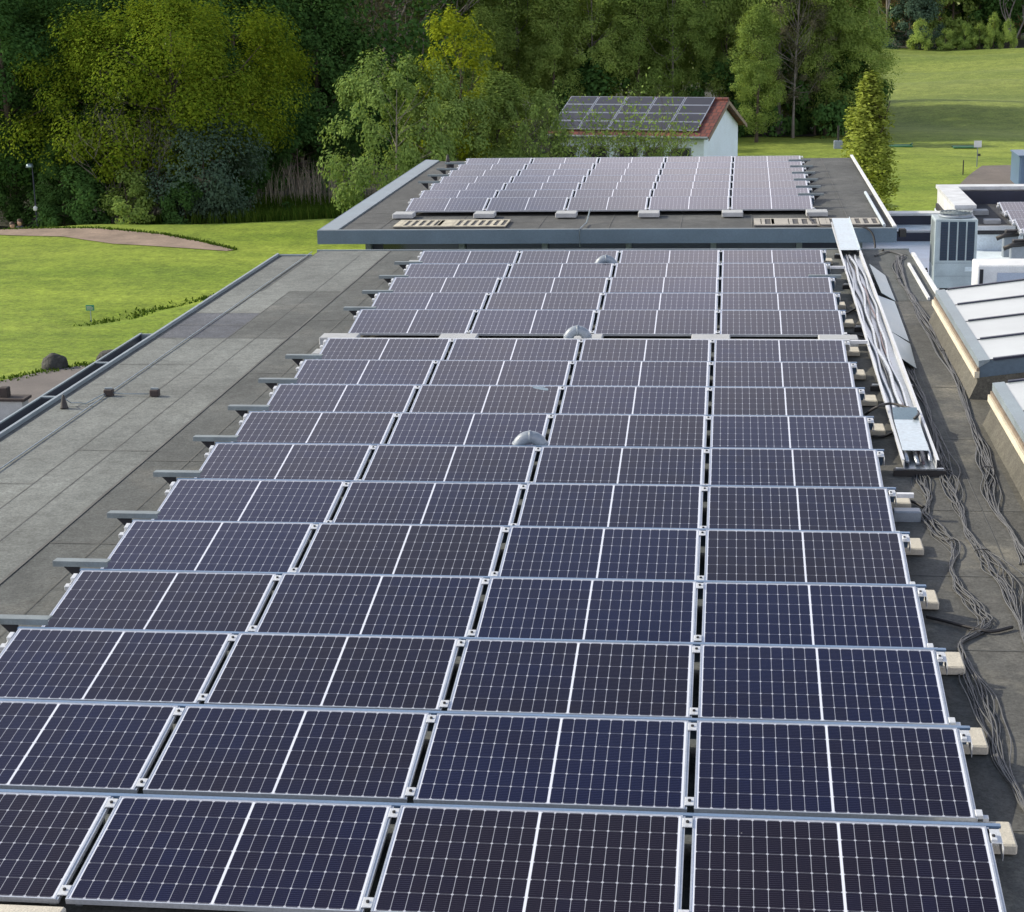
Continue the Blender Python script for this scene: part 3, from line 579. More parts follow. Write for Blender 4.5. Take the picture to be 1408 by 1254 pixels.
for i, x in enumerate((-8.2, -6.4, -4.6, -2.8, -1.0)):
    mb = MB(); mb.box(x-.85, x+.85, 28.27, 28.295, -3.9, ZF-.32); p2(mb, 'window', MT['glassd'])
for x in (-9.35, -7.3, -5.5, -3.7, -1.9, -.1, 1.15):
    mb = MB(); mb.box(x-.06, x+.06, 28.1, 28.26, GZ, ZF-.21); p2(mb, 'post', MT['stub'])
CN5 = ['leftmost of five', 'second from the left', 'in the middle', 'fourth from the left', 'rightmost of five']
FXR = .225; FYN = 30.72; P2 = 1.43
for k in range(7):
    y = FYN+k*P2
    for c in range(5):
        xr = FXR-(4-c)*(W+GAP)+.012*k
        panel(xr-W/2, y, -.07+random.uniform(-.003, .003), f'pale reflecting panel {CN5[c]} in {ORD[k]} row on the far roof', 'solar panels on the far roof', c < 4, c == 0, c == 4)
    deflector(FXR-5*W-4*GAP, FXR+.08, y, -.07, f'pale metal strip behind the {ORD[k]} panel row on the far roof', MT['defl'], 'wind deflectors on the far roof')
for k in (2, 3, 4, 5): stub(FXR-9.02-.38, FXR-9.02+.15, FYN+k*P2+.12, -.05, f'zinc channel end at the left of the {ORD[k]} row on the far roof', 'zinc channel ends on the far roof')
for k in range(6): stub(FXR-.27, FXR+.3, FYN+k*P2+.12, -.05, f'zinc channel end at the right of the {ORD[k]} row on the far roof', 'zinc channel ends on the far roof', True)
for i in range(6):
    x = FXR-9.0+i*1.815
    slab(x-.26+.04, x+.24, 29.15, 29.6, ZF+.03, ZF+.125, ['leftmost', 'second', 'third', 'fourth', 'fifth', 'rightmost'][i]+' pale slab before the front row on the far roof', 'pale slabs before the far panels', 'concw')
def grating(x0, x1, y0, y1, label, m, cuts):
    t = thing('walkway_grating', label, 'roof grating', (x0, y0, ZF+.012), 0, 'gratings lying on the far roof'); Wd, D = x1-x0, y1-y0
    MB().box(0, Wd, 0, D, 0, .02).build('base', MT['slot'], t)
    mb = MB(); mb.box(0, Wd, 0, .1, .0205, .04); mb.box(0, Wd, D-.1, D, .0205, .04); xs = np.linspace(0, Wd, cuts+1)
    for i, x in enumerate(xs): mb.box(max(0, x-.035-(.18 if i in (0, cuts//2) else 0)), min(Wd, x+.035+(.1 if i in (0, cuts//2, cuts) else 0)), .1005, D-.1005, .0205, .04)
    mb.build('slats', m, t)
grating(-8.72, -6.3, 27.75, 28.75, 'long cream slatted grating on the far roof, left', MT['grate'], 15)
grating(-1.05, .3, 27.75, 28.75, 'grey slotted grating on the far roof, left of the right pair', MT['grateg'], 7)
grating(.32, 1.55, 27.8, 28.75, 'grey slotted grating at the right front corner of the far roof', MT['grateg'], 7)
wire('lightning_wire', 'thin pale wire dropping over the far fascia', [(-4.55, 28.6, ZF+.3), (-4.6, 28.2, ZF+.05), (-4.65, 27.4, ZF+.06), (-4.66, 27.1, ZF+.07), (-4.66, 27.12, ZF-.3)], .014, MT['zinc'], 'wire')
wire('power_cable', 'black cable lying along the far roof and dropping off its corner', spline([(.1, 29.1, ZF+.1), (.15, 28.2, ZF+.05), (.35, 27.6, ZF+.03), (1.0, 27.3, ZF+.09), (1.3, 27.1, ZF+.0), (1.38, 26.9, ZF-.3), (1.3, 26.6, ZF-.6), (1.2, 25.2, ZF-.3), (1.3, 24.0, ZR+.03)], 6), .02, MT['black'], 'cable')
t = thing('floodlight', 'small dark floodlight at the right corner of the far fascia', 'lamp', (1.95, 27.35, ZF-.06))
MB().bbox(-.07, .08, -.09, .09, -.08, .08, .02).build('housing', MT['black'], t); MB().tube([(-.12, 0, 0), (-.02, 0, 0)], .02, 6).build('arm', MT['black'], t)
t = thing('weather_vent', 'dark little vent at the left of the far panels', 'roof vent', (-9.25, 39.0, ZF+.004))
MB().lathe([(.1, 0), (.08, .05), (.05, .2), (.06, .24), (.02, .42)], (0, 0, 0), 10).build('cowl', MT['black'], t, True); MB().box(-.25, .3, -.1, .1, 0, .05).build('base', MT['black'], t)

# ------------------------------------------------------------------ right hand lower roofs
ZW = -1.5
wb = thing('white_roof_annex', 'low annex with smooth white roof between the roofs on the right', 'building', (3, 29, GZ))
def pw(mb, name, m, parent=wb):
    mb.v = [(x-3, y-29, z-GZ) for x, y, z in mb.v]; return mb.build(name, m, parent)
mb = MB(); mb.box(1.3, 9.9, 19.0, 34.9, GZ-.3, ZW-.2); pw(mb, 'wall', MT['render'])
mb = MB(); mb.box(1.25, 10, 18.95, 33.4, ZW-.2, ZW); mb.box(1.25, 10, 33.4, 34.6, ZW-.2, ZW+.22); pw(mb, 'roof', MT['mem_w'])
mb = MB(); mb.box(1.25, 10, 33.36, 33.396, ZW+.001, ZW+.20); mb.box(1.25, 4.1, 34.601, 34.8, ZW-.2, -1.05); pw(mb, 'upstand', MT['gutter'])
mb = MB(); mb.box(1.2, 4.15, 34.5, 34.95, -1.05, -.99); mb.box(1.25, 10, 33.38, 33.5, ZW+.221, ZW+.25); pw(mb, 'coping', MT['coping'])
rb = thing('side_building', 'building with white parapet coping and dark roof at the right edge', 'building', (5, 34, GZ))
def pr(mb, name, m, parent=rb):
    mb.v = [(x-5, y-34, z-GZ) for x, y, z in mb.v]; return mb.build(name, m, parent)
ZB = -.98
mb = MB(); mb.box(3.6, 12, 34.96, 36.5, GZ-.3, ZB-.15); pr(mb, 'wall', MT['render'])
mb = MB(); mb.box(3.6, 12, 31.9, 36.3, ZB-.15, ZB); pr(mb, 'roof', MT['mem_g'])
mb = MB(); mb.box(3.66, 12, 36.3, 36.55, ZB-.15, -.63); mb.box(3.66, 4.06, 32.7, 36.3, ZB-.15, -.63); pr(mb, 'parapet', MT['white'])
mb = MB(); mb.box(3.62, 12, 36.15, 36.62, -.63, -.55); mb.box(3.62, 4.12, 32.6, 36.15, -.63, -.55); pr(mb, 'coping', MT['coping'])
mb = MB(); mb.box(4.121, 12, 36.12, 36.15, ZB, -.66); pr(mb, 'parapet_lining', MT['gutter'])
mb = MB(); mb.box(3.9, 9, 31.86, 31.9, ZB-.05, ZB+.05); pr(mb, 'edge_rail', MT['clampm'])
mb = MB(); mb.box(3.65, 12, 31.95, 32.1, ZW+.001, ZB-.15); pr(mb, 'front_wall', MT['mem_w'])
for k, (x, y) in enumerate(((4.86, 34.3), (4.83, 32.83), (4.79, 31.35), (4.74, 29.9))):
    for c in range(2):
        tp = panel(x+W/2+c*(W+GAP), y, -.70, f'{["leftmost", "right hand"][c]} panel in the {ORD[k]} row behind the white air conditioner, counted from back', 'solar panels at the right edge', c == 0, c == 0, False)
    if k > 1:
        t = thing('panel_stand', f'dark block stack under the left end of the {ORD[k]} right edge panel row', 'support', (x-.15, y-.3, ZW), 0, 'supports under the right edge panels')
        MB().bbox(-.12, .2, -.12, .12, 0, .5, .02).build('block', MT['vent'], t); MB().bbox(-.08, .3, -.1, .1, .5, .60, .02).build('pad', MT['black'], t); MB().tube([(-.28, -.14, .42), (-.1, -.16, .5), (.2, -.15, .52)], .05, 8).build('hose', MT['black'], t, True)
slab(4.25, 4.6, 34.0, 34.3, ZB+.005, ZB+.12, 'grey slab on the dark roof by the white parapet', 'slabs on the dark right roof', 'concw')
slab(4.3, 4.68, 32.5, 32.75, ZB+.005, ZB+.10, 'grey slab at the front of the dark right roof', 'slabs on the dark right roof', 'concw')
# tall air handler
t = thing('air_conditioner', 'tall grey outdoor air conditioner with four dark louvre panels', 'air conditioner', (2.53, 26.65, ZW))
Wd, D, H = .84, .78, 1.45
MB().bbox(0, Wd, 0, D, .06, H, .015).build('casing', MT['hvac'], t)
for i in range(4):
    x = .115+i*.175; mb = MB(); mb.box(x, x+.145, -.006, -.001, .62, H-.05); l = mb.build('louvre', MT['coil'], t)
mb = MB()
for i in range(4):
    x = .115+i*.175
    for z in np.arange(.64, H-.06, .05): mb.box(x+.004, x+.141, -.012, -.0065, z, z+.012)
mb.build('grille_wires', MT['gutter'], t)
mb = MB(); mb.box(.02, Wd-.02, -.004, -.001, .565, .572); mb.box(.02, Wd-.02, -.004, -.001, H-.035, H-.03); mb.box(.02, Wd-.02, -.004, -.001, .30, .305); mb.build('casing_seam', MT['stub'], t)
mb = MB(); mb.box(.62, .76, -.006, -.001, .40, .49); mb.build('service_plate', MT['galvpale'], t)
mb = MB(); mb.tube([(-.05, .62, .35), (-.12, .62, .33), (-.14, .62, .05)], .03, 8); mb.tube([(-.05, .52, .32), (-.1, .52, .3), (-.12, .52, .05)], .02, 8); mb.build('pipes', MT['black'], t)
for y in (.1, .44):
    mb = MB(); mb.box(-.006, -.001, y, y+.28, .5, H-.06); mb.build('side_coil', MT['stub'], t)
mb = MB(); mb.lathe([(.33, 0), (.35, .03), (.33, .05), (.26, .055), (.25, .02)], (.45, .4, H), 24); fg = mb.build('fan_cowl', MT['vent'], t, True)
mb = MB()
for r in (.08, .16, .24, .31): mb.tube([(.45+r*cos(a), .4+r*sin(a), H+.085+.02*cos(r*4)) for a in np.linspace(0, 2*pi, 25)], .012, 5)
for a in np.linspace(0, pi, 7)[:-1]: mb.tube([(.45-.33*cos(a), .4-.33*sin(a), H+.07), (.45, .4, H+.1), (.45+.33*cos(a), .4+.33*sin(a), H+.07)], .009, 5)
mb.build('fan_guard', MT['stub'], t)
for x in (.03, Wd-.13): MB().box(x, x+.1, -.05, D+.08, 0, .06).build('foot', MT['white'], t)
# low white unit
t = thing('air_conditioner', 'low white outdoor unit with blue grey front and top fan', 'air conditioner', (2.72, 21.6, ZW))
MB().bbox(0, 2.0, 0, .75, .1, 1.35, .02).build('casing', MT['white'], t); MB().box(.34, 1.9, -.012, -.001, .2, 1.22).build('front_panel', MT['bluep'], t); MB().box(.04, .1, -.01, -.001, .2, 1.28).build('side_slot', MT['dark'], t)
mb = MB(); mb.lathe([(.27, 0), (.29, .02), (.27, .035)], (1.25, .38, 1.35), 28); mb.build('fan_guard', MT['stub'], t)
MB().box(.0, 2, .05, .7, 0, .1).build('base', MT['black'], t)

# ------------------------------------------------------------------ house
TH = R(-14.7)
hs = thing('white_house', 'small white rendered house with red tiled roof before the wood', 'house', (-1.65, 64.0, h(-2, 64)), TH)
z0 = h(-2, 64); ZRG = -.38-z0; HL = 6.75; HD = 3.0; drop = 1.2
def rz(yy): return ZRG-drop*abs(yy)/HD
mb = MB(); wl = 2.62
mb.prism([(-wl, -.6), (-wl, rz(wl)-.14), (0, ZRG-.14), (wl, rz(wl)-.14), (wl, -.6)], 'x', -HL+.2, -.28); mb.build('wall', MT['render'], hs)
for s, nm in ((-1, 'front'), (1, 'back')):
    mb = MB(); t_ = .1; a = math.atan2(drop, HD)
    sl_ = math.hypot(HD, drop)
    o = mb.box(-HL, 0, 0, sl_, -.08, 0).build('roof', MT['tiles'], hs)
    o.location = (0, s*HD, ZRG-drop); o.rotation_euler = (a, 0, 0) if s < 0 else (a, 0, pi)
    if s > 0: o.location = (-HL, s*HD, ZRG-drop)
mb = MB(); mb.tube([(-HL, 0, ZRG+.01), (0, 0, ZRG+.01)], .09, 8); mb.build('ridge', MT['tiles'], hs)
for s in (-1, 1):
    mb = MB(); mb.add([(.002, 0, ZRG-.02), (.03, 0, ZRG-.02), (.03, s*HD, ZRG-drop-.02), (.002, s*HD, ZRG-drop-.02), (.002, 0, ZRG-.17), (.03, 0, ZRG-.17), (.03, s*HD, ZRG-drop-.17), (.002, s*HD, ZRG-drop-.17)], [(0, 1, 2, 3), (7, 6, 5, 4), (0, 4, 5, 1), (1, 5, 6, 2), (2, 6, 7, 3), (3, 7, 4, 0)]); mb.build('barge_board', MT['wood'], hs)
mb = MB(); mb.tube([(-HL, -HD-.05, ZRG-drop-.05), (-.02, -HD-.05, ZRG-drop-.05)], .06, 8); mb.build('gutter', MT['stub'], hs)
for x in (-6.0, -4.7, -3.4, -2.3, -1.2):
    f = MB().box(x-.4, x+.4, -wl-.03, -wl-.001, rz(wl)-1.15, rz(wl)-.62).build('window', MT['stub'], hs); MB().box(x-.34, x+.34, -wl-.036, -wl-.031, rz(wl)-1.1, rz(wl)-.67).build('pane', MT['glassd'], f)
pmesh = MB(); pmesh.box(-.6, .6, -.35, .35, 0, .04, 0); pmesh.box(-.57, .57, -.32, .32, .0405, .043, 1); pmesh = pmesh.mesh('roof_panel', [MT['alu'], MT['pvdark']])
a = math.atan2(drop, HD)
for c in range(5):
    for r in range(4):
        xx = -.55-.6-c*1.24; s_ = .35+r*.735
        loc = hs.matrix_basis @ Vector((xx, -s_*cos(a), ZRG-s_*sin(a)+.05)) if False else Matrix.Translation(hs.location) @ Matrix.Rotation(TH, 4, 'Z') @ Vector((xx, -s_*cos(a), ZRG-s_*sin(a)+.06))
        o = ob('solar_panel', pmesh, None, loc, None); o.rotation_mode = 'QUATERNION'
        o.rotation_quaternion = (Matrix.Rotation(TH, 3, 'Z') @ Matrix.Rotation(a, 3, 'X')).to_quaternion()
        tag(o, f'small panel on the red roof, {ORD[r]} from the ridge, {["rightmost column", "second column from the right", "middle column", "second column from the left", "leftmost column"][c]}', 'solar panel', 'solar panels on the house roof')

# ------------------------------------------------------------------ trees
def leaves(name, pos, nrm, size, mat, rng, aspect=.62):
    n = len(pos); rv = rng.normal(size=(n, 3)); a = np.cross(nrm, rv); a /= np.linalg.norm(a, axis=1)[:, None]+1e-9; b = np.cross(nrm, a)
    s = (size*rng.uniform(.55, 1.3, n))[:, None]; a = a*s; b = b*s*aspect
    v = np.stack([pos-a, pos-b*.9+a*.1, pos+a, pos+b], 1).reshape(-1, 3)
    me = bpy.data.meshes.new(name); me.vertices.add(4*n); me.loops.add(4*n); me.polygons.add(n)
    me.vertices.foreach_set('co', v.astype('f').ravel()); me.loops.foreach_set('vertex_index', np.arange(4*n, dtype='i'))
    me.polygons.foreach_set('loop_start', np.arange(0, 4*n, 4, dtype='i')); me.polygons.foreach_set('loop_total', np.full(n, 4, 'i'))
    at = me.attributes.new('tint', 'FLOAT', 'FACE'); at.data.foreach_set('value', np.clip(rng.normal(.5, .2, n), 0, 1).astype('f'))
    me.materials.append(mat); me.update(); me.validate(); return me
def unit(v): return v/(np.linalg.norm(v, axis=-1, keepdims=True)+1e-9)
SHAPES = {'round': lambda f: np.sqrt(np.clip(1-(2*f-1)**2, 0, 1))*.95+.05, 'egg': lambda f: np.clip(1.35*np.sqrt(np.clip(f+.02, 0, 1))*(1-f)**.55, .06, 1), 'column': lambda f: np.clip(1.55*np.clip(f+.10, 0, 1)**.4*(1-f)**.62, .05, 1),
          'cone': lambda f: np.clip((1-f)**.8*1.05, .05, 1)*np.clip(f*6+.3, 0, 1), 'dome': lambda f: np.sqrt(np.clip(1-f*f, .01, 1)), 'tall': lambda f: np.clip(np.sin(np.clip(f*.92+.06, 0, 1)*pi)**.55, .08, 1)}
def tree_mesh(seed, H, base, Rd, shape, nleaf, leaf, lm, bark='bark', nclump=60, rc=.22, trunk=.16, inner=.35, limbs=16, upbias=.5, vz=.9):
    rng = np.random.default_rng(seed); f = rng.uniform(0, 1, nclump)**.9; ang = rng.uniform(0, 2*pi, nclump); rr = rng.uniform(inner, 1, nclump)**.6
    lob = 1+.22*np.sin(ang*2+seed)+.16*np.sin(ang*3+f*7+seed*2); rad = Rd*SHAPES[shape](f)*rr*lob
    cz = base+(H-base)*f; C = np.stack([rad*np.cos(ang), rad*np.sin(ang), cz], 1)
    wgt = rng.uniform(.4, 1.6, nclump); wgt /= wgt.sum(); idx = rng.choice(nclump, nleaf, p=wgt)
    cr = Rd*rc*rng.uniform(.6, 1.35, nclump); d = unit(rng.normal(size=(nleaf, 3)))*(rng.uniform(0, 1, nleaf)**.45)[:, None]*np.array([1, 1, vz])
    pos = C[idx]+d*cr[idx][:, None]; ctr = np.array([0, 0, base+(H-base)*.45])
    nrm = unit(unit(pos-ctr)*.5+unit(d)*.55+np.array([0, 0, upbias])+rng.normal(size=(nleaf, 3))*.32)
    pos[:, 2] = np.maximum(pos[:, 2], .05)
    cm = leaves('crown', pos, nrm, leaf, lm, rng)
    mb = MB(); bend = rng.normal(size=2)*.03*H
    tp = [(bend[0]*t*t, bend[1]*t*t, H*.88*t-.4*(t == 0)) for t in np.linspace(0, 1, 8)]; mb.tube(tp, [trunk*(1-t*.88)*(1.35 if t == 0 else 1) for t in np.linspace(0, 1, 8)], 8)
    for i in np.argsort(-wgt)[:limbs]:
        e = C[i]; zs = max(.25*H if base > .2*H else .08*H, min(e[2]*.72, H*.75)); t = (zs+.4)/(H*.88); s_ = np.array([bend[0]*t*t, bend[1]*t*t, zs])
        mid = s_*.45+e*.55+np.array([0, 0, -.06*H*.5])+rng.normal(size=3)*.05*Rd; r0 = trunk*.38*(1-t*.6)
        mb.tube([s_, s_*.75+mid*.25, mid, mid*.45+e*.55, e], [r0, r0*.9, r0*.65, r0*.4, r0*.15], 5)
    return cm, mb.mesh('trunk', MT[bark], True)
def bare_mesh(seed, H, Rd, stems, bark='barkp', r0=.05, depth=4, leafn=0, lm=None, leaf=.08):
    rnd = random.Random(seed); mb = MB(); tips = []
    def grow(p, d, ln, r, k):
        pts = [p]; q = p.copy()
        for i in range(3): d = (d+Vector((rnd.gauss(0, .12), rnd.gauss(0, .12), .06))).normalized(); q = q+d*ln/3; pts.append(q.copy())
        mb.tube(pts, [r, r*.85, r*.7, r*.5], 4 if k < 2 else 3, 0, False); tips.extend(pts[1:])
        if k < depth:
            for j in range(rnd.choice((2, 3, 3))):
                nd = (d+Vector((rnd.gauss(0, .55), rnd.gauss(0, .55), rnd.uniform(-.1, .35)))).normalized(); grow(pts[rnd.choice((2, 3))], nd, ln*rnd.uniform(.55, .8), r*.55, k+1)
    for i in range(stems):
        a = 2*pi*i/stems+rnd.uniform(-.4, .4); grow(Vector((.08*cos(a), .08*sin(a), -.3)), Vector((cos(a)*Rd/H*.5, sin(a)*Rd/H*.5, 1)).normalized(), H*.42, r0, 0)
    cm = None
    if leafn:
        rng = np.random.default_rng(seed); T_ = np.array([tuple(v) for v in tips]); T_ = T_[T_[:, 2] > H*.18]; pos = T_[rng.integers(0, len(T_), leafn)]+rng.normal(size=(leafn, 3))*H*.05
        pos[:, 2] = np.maximum(pos[:, 2], .1); cm = leaves('crown', pos, unit(rng.normal(size=(leafn, 3))+np.array([0, 0, .6])), leaf, lm, rng)
    return cm, mb.mesh('branches', MT[bark], True)
TM = dict(
 oak=tree_mesh(1, 8.9, 1.7, 5.3, 'round', 105000, .066, LF['oak'], 'bark', 110, .19, .26, .5, 26, .75),
 darkA=tree_mesh(2, 11, 1.2, 3.6, 'tall', 44000, .08, LF['dark'], 'bark', 80, .26, .2), darkB=tree_mesh(3, 9.5, .8, 3.2, 'egg', 38000, .078, LF['dark'], 'bark', 70, .28, .18),
 midA=tree_mesh(4, 14, 2.2, 3.1, 'tall', 46000, .074, LF['mid'], 'barkp', 130, .27, .16), midB=tree_mesh(5, 12, 1.2, 2.7, 'egg', 38000, .074, LF['mid'], 'bark', 110, .30, .15), midC=tree_mesh(6, 15, 3.4, 3.4, 'tall', 40000, .074, LF['mid'], 'barkp', 130, .23, .17),
 bir=tree_mesh(7, 15, 3.5, 3.0, 'tall', 15000, .075, LF['bir'], 'barkp', 120, .22, .14, .3, 40), bush=tree_mesh(8, 2.6, .1, 1.5, 'dome', 6000, .085, LF['mid'], 'bark', 40, .30, .05),
 darkbush=tree_mesh(9, 3.2, .1, 1.9, 'dome', 7000, .10, LF['dark'], 'bark', 45, .30, .06), wil=tree_mesh(10, 4.6, .3, 2.5, 'round', 26000, .056, LF['wil'], 'barkp', 110, .17, .07, .5, 30),
 yel=tree_mesh(12, 6.2, .6, 1.9, 'tall', 8500, .07, LF['yel'], 'bark', 170, .15, .08, .3, 30), colm=tree_mesh(13, 5.6, .25, .70, 'column', 20000, .05, LF['colm'], 'bark', 240, .26, .07, .2, 20, .2, 2.6),
 sil=tree_mesh(14, 4.0, .2, 2.1, 'round', 17000, .065, LF['sil'], 'bark', 110, .34, .07, .5), brn=tree_mesh(15, 14, 1.5, 3.4, 'tall', 12000, .17, LF['brn'], 'bark', 100, .22, .16), farm=tree_mesh(16, 13, 1.0, 3.6, 'tall', 11000, .20, LF['mid'], 'bark', 80, .26, .18),
 fard=tree_mesh(17, 14, 1.0, 4.0, 'tall', 11000, .20, LF['dark'], 'bark', 80, .28, .18), grdome=tree_mesh(18, 6.5, .2, 4.4, 'dome', 12000, .15, LF['sil'], 'bark', 80, .22, .12),
 bare=bare_mesh(20, 5.0, 2.0, 5), twig=bare_mesh(21, 4.2, 2.6, 7, 'bark', .03, 4, 1500, LF['wil'], .06), bareT=bare_mesh(22, 12, 3.5, 3, 'barkp', .11, 5, 2500, LF['bir'], .10))
def plant(kind, px, Y, s, label, cat='tree', name='tree', group=None, rz=None, sink=0, base=None):
    p = A(px, 330, y=Y); x = p.x
    # follow the pixel column down to the ground (roll makes columns lean)
    for _ in range(3):
        z = h(x, Y); py = 627
        d = Vector((x, Y, z))-CAM; py = 627-FPX*d.dot(_u)/d.dot(_f); x = A(px, py, y=Y).x
    s3 = s if isinstance(s, tuple) else (s, s, s)
    t = thing(name, label, cat, (x, Y, h(x, Y)-sink), random.uniform(0, 6.28) if rz is None else rz, group); t.scale = s3
    cm, tm = TM[kind]
    ob('trunk' if kind not in ('bare', 'twig', 'bareT') else 'branches', tm, t)
    if cm: ob('crown', cm, t)
    return t
random.seed(21)
LW = 'trees of the dark wood on the left'; CWG = 'trees of the wood behind the house'; FWG = 'trees of the far wood at upper right'
plant('oak', 245, 63, 1.0, 'big spreading tree with sunlit yellow green crown', rz=.6)
for i, (k, px, Y, s, lb) in enumerate((
 ('darkA', 25, 62, 1.0, 'dark tree at the far left edge of the picture'), ('darkB', 95, 64.5, .95, 'dark egg shaped tree just left of the big sunlit tree'), ('darkA', -40, 66, 1.05, 'dark tree whose crown is cut by the left picture edge'),
 ('darkA', 130, 71, 1.1, 'tall dark tree behind the left side of the sunlit tree'), ('darkB', 330, 72, 1.2, 'dark tree behind the right side of the sunlit tree'), ('darkA', 230, 74, 1.2, 'tall dark tree directly behind the big sunlit tree'),
 ('darkA', 40, 74, 1.2, 'tall dark tree in the second row at far left'), ('darkB', 440, 78, 1.05, 'dark tree right of the sunlit tree above the reeds'), ('darkA', 400, 84, 1.1, 'tall dark tree behind the reed bed'),
 ('darkB', 150, 60.5, .5, 'low dark tree left of the grey bare shrubs'), ('darkB', 20, 62, .48, 'low dark tree behind the two people'), ('darkB', 90, 60, .42, 'low dark tree right of the thin lamp post'))):
    plant(k, px, Y, s, lb, group=LW)
plant('bare', 160, 59.2, (.95, .95, 1.1), 'bare grey branched shrub nearest the left wood', 'shrub', 'bare_shrub', 'bare grey shrubs')
plant('bare', 205, 59.6, (1.1, 1.1, 1.0), 'bare grey branched shrub touching the silvery bush', 'shrub', 'bare_shrub', 'bare grey shrubs', 2.2)
plant('sil', 285, 60.2, (.98, .98, 1.05), 'rounded silvery green shrub below the sunlit tree', 'shrub', 'silver_shrub')
plant('bush', 178, 58.2, (.75, .75, .75), 'spiky green bush in front of the bare grey shrubs', 'shrub', 'bush')
for i, (px, Y, s, lb) in enumerate(((66, 60.2, .7, 'low dark bush by the thin post'), (115, 59, .75, 'low dark bush left of the spiky green bush'), (255, 58.9, .55, 'low dark bush under the silvery shrub'), (345, 63.5, .8, 'low dark bush at the right foot of the sunlit tree'), (-25, 60.3, .8, 'low dark bush at the left picture edge'), (410, 73, 1.0, 'dark bush behind the reeds'), (420, 85, 1.5, 'dark bush in the gap above the reeds'))):
    plant('darkbush', px, Y, s, lb, 'shrub', 'bush', 'dark bushes at the wood edge')
for i, (k, px, Y, s, lb) in enumerate((
 ('bir', 455, 88, .95, 'brownish thin leaved tree left of centre, first of three'), ('bir', 520, 92, 1.0, 'brownish thin leaved tree left of centre, second of three'), ('bareT', 560, 90, 1.0, 'nearly bare tree left of the bright yellow green tree'),
 ('bir', 585, 95, 1.0, 'brownish thin leaved tree left of centre, third of three'), ('darkA', 480, 100, 1.2, 'dark tree behind the brownish thin leaved trees'), ('midA', 650, 97, .95, 'mid green tree rising behind the yellow green tree'),
 ('midC', 715, 95, .95, 'tall airy green tree above the white house left end'), ('midB', 690, 92, .8, 'short green tree behind the willow shrubs'), ('midA', 780, 98, 1.0, 'tall green tree behind the left gable of the house'),
 ('midC', 840, 96, 1.0, 'tall airy tree behind the middle of the house'), ('midA', 900, 99, 1.0, 'full green tree behind the right half of the house'), ('midC', 965, 95, .95, 'light green tree rising behind the house gable'),
 ('midA', 1040, 97, (1, 1, .68), 'full green tree right of the house'), ('midB', 1095, 96, (1.1, 1.1, .8), 'green tree third from the right end of the wood'), ('midC', 1125, 95.5, (.9, .9, .62), 'tall tree second from the right end of the wood'), ('midA', 1158, 94.5, (.85, .85, .62), 'green tree at the right end of the wood'),
 ('midA', 620, 106, 1.1, 'hazy green tree in the back row left of the house'), ('midB', 745, 106, 1.2, 'hazy green tree in the back row above the house left end'), ('midA', 860, 107, 1.1, 'hazy green tree in the back row above the house middle'), ('midB', 935, 108, 1.2, 'hazy green tree in the back row near the house gable'), ('midC', 1010, 104, (1, 1, .7), 'hazy green tree in the back row right of the house'), ('midB', 1080, 101, (1.1, 1.1, .8), 'hazy green tree in the back row near the wood end'))):
    plant(k, px, Y, s, lb, group=CWG)
for i, (k, px, Y, s, lb) in enumerate((('midB', 665, 90, .62, 'light green sapling behind the willow shrubs'), ('midB', 760, 91, .7, 'light green sapling above the house left end'), ('midA', 815, 92, .68, 'light green sapling behind the left half of the house roof'),
   ('midB', 875, 91, .72, 'light green sapling behind the middle of the house roof'), ('midA', 925, 92, .66, 'light green sapling behind the right half of the house roof'), ('midB', 1000, 93, .7, 'light green sapling just behind the house gable'), ('midC', 1070, 93, .85, 'airy green tree near the slim pale trunk'), ('midB', 1135, 93, .75, 'light green sapling near the right end of the wood'), ('midA', 600, 96, .9, 'green tree behind the bright yellow green tree'))):
    plant(k, px, Y, s, lb, group=CWG)
plant('midB', 1040, 88, (.62, .62, .58), 'small bright green tree just right of the house'); plant('bir', 1090, 91, (.6, .6, .6), 'slim pale trunked tree at the wood edge')
for px, Y, s, lb in ((990, 92, 1.2, 'dark bush behind the house gable'), (1120, 93, 1.3, 'dark bush below the wood right end'), (1160, 94, 1.3, 'dark bush at the right corner of the wood'), (820, 92, 1.4, 'dark bush behind the house roof'), (1070, 94, 1.3, 'dark bush between the small tree and pale trunk'), (560, 86, 1.4, 'dark bush behind the large willow shrub'), (480, 84, 1.3, 'dark bush behind the right end of the reeds')):
    plant('darkbush', px, Y, s, lb, 'shrub', 'bush', 'dark bushes along the wood behind the house')
plant('wil', 548, 55, (1.0, 1.0, 1.34), 'large pale green willow shrub behind the far roof, left', 'shrub', 'willow_shrub'); plant('wil', 612, 56.5, (.95, .95, 1.12), 'pale willow shrub below the bright yellow green tree', 'shrub', 'willow_shrub')
plant('yel', 635, 57.5, (1.0, 1.0, 1.28), 'slender bright yellow green tree above the willow shrubs'); plant('midB', 690, 58, (.72, .72, .46), 'rounded mid green shrub left of the house', 'shrub', 'bush'); plant('wil', 724, 57.5, (.62, .62, 1.08), 'pale willow shrub next to the house left end', 'shrub', 'willow_shrub')
plant('twig', 800, 56.5, (1.0, 1.0, 1.12), 'twiggy half leafed shrub before the house left end', 'shrub', 'twiggy_shrub', 'twiggy shrubs in front of the house'); plant('twig', 862, 57, (1.05, 1.05, 1.2), 'twiggy half leafed shrub before the middle of the house', 'shrub', 'twiggy_shrub', 'twiggy shrubs in front of the house', 1.0)
plant('twig', 905, 57, (.6, .6, 1.0), 'small twiggy shrub before the house right end', 'shrub', 'twiggy_shrub', 'twiggy shrubs in front of the house', 2.0)
plant('colm', 1191, 55, (1.7, 1.7, .95), 'narrow columnar yellow green tree by the far roof')
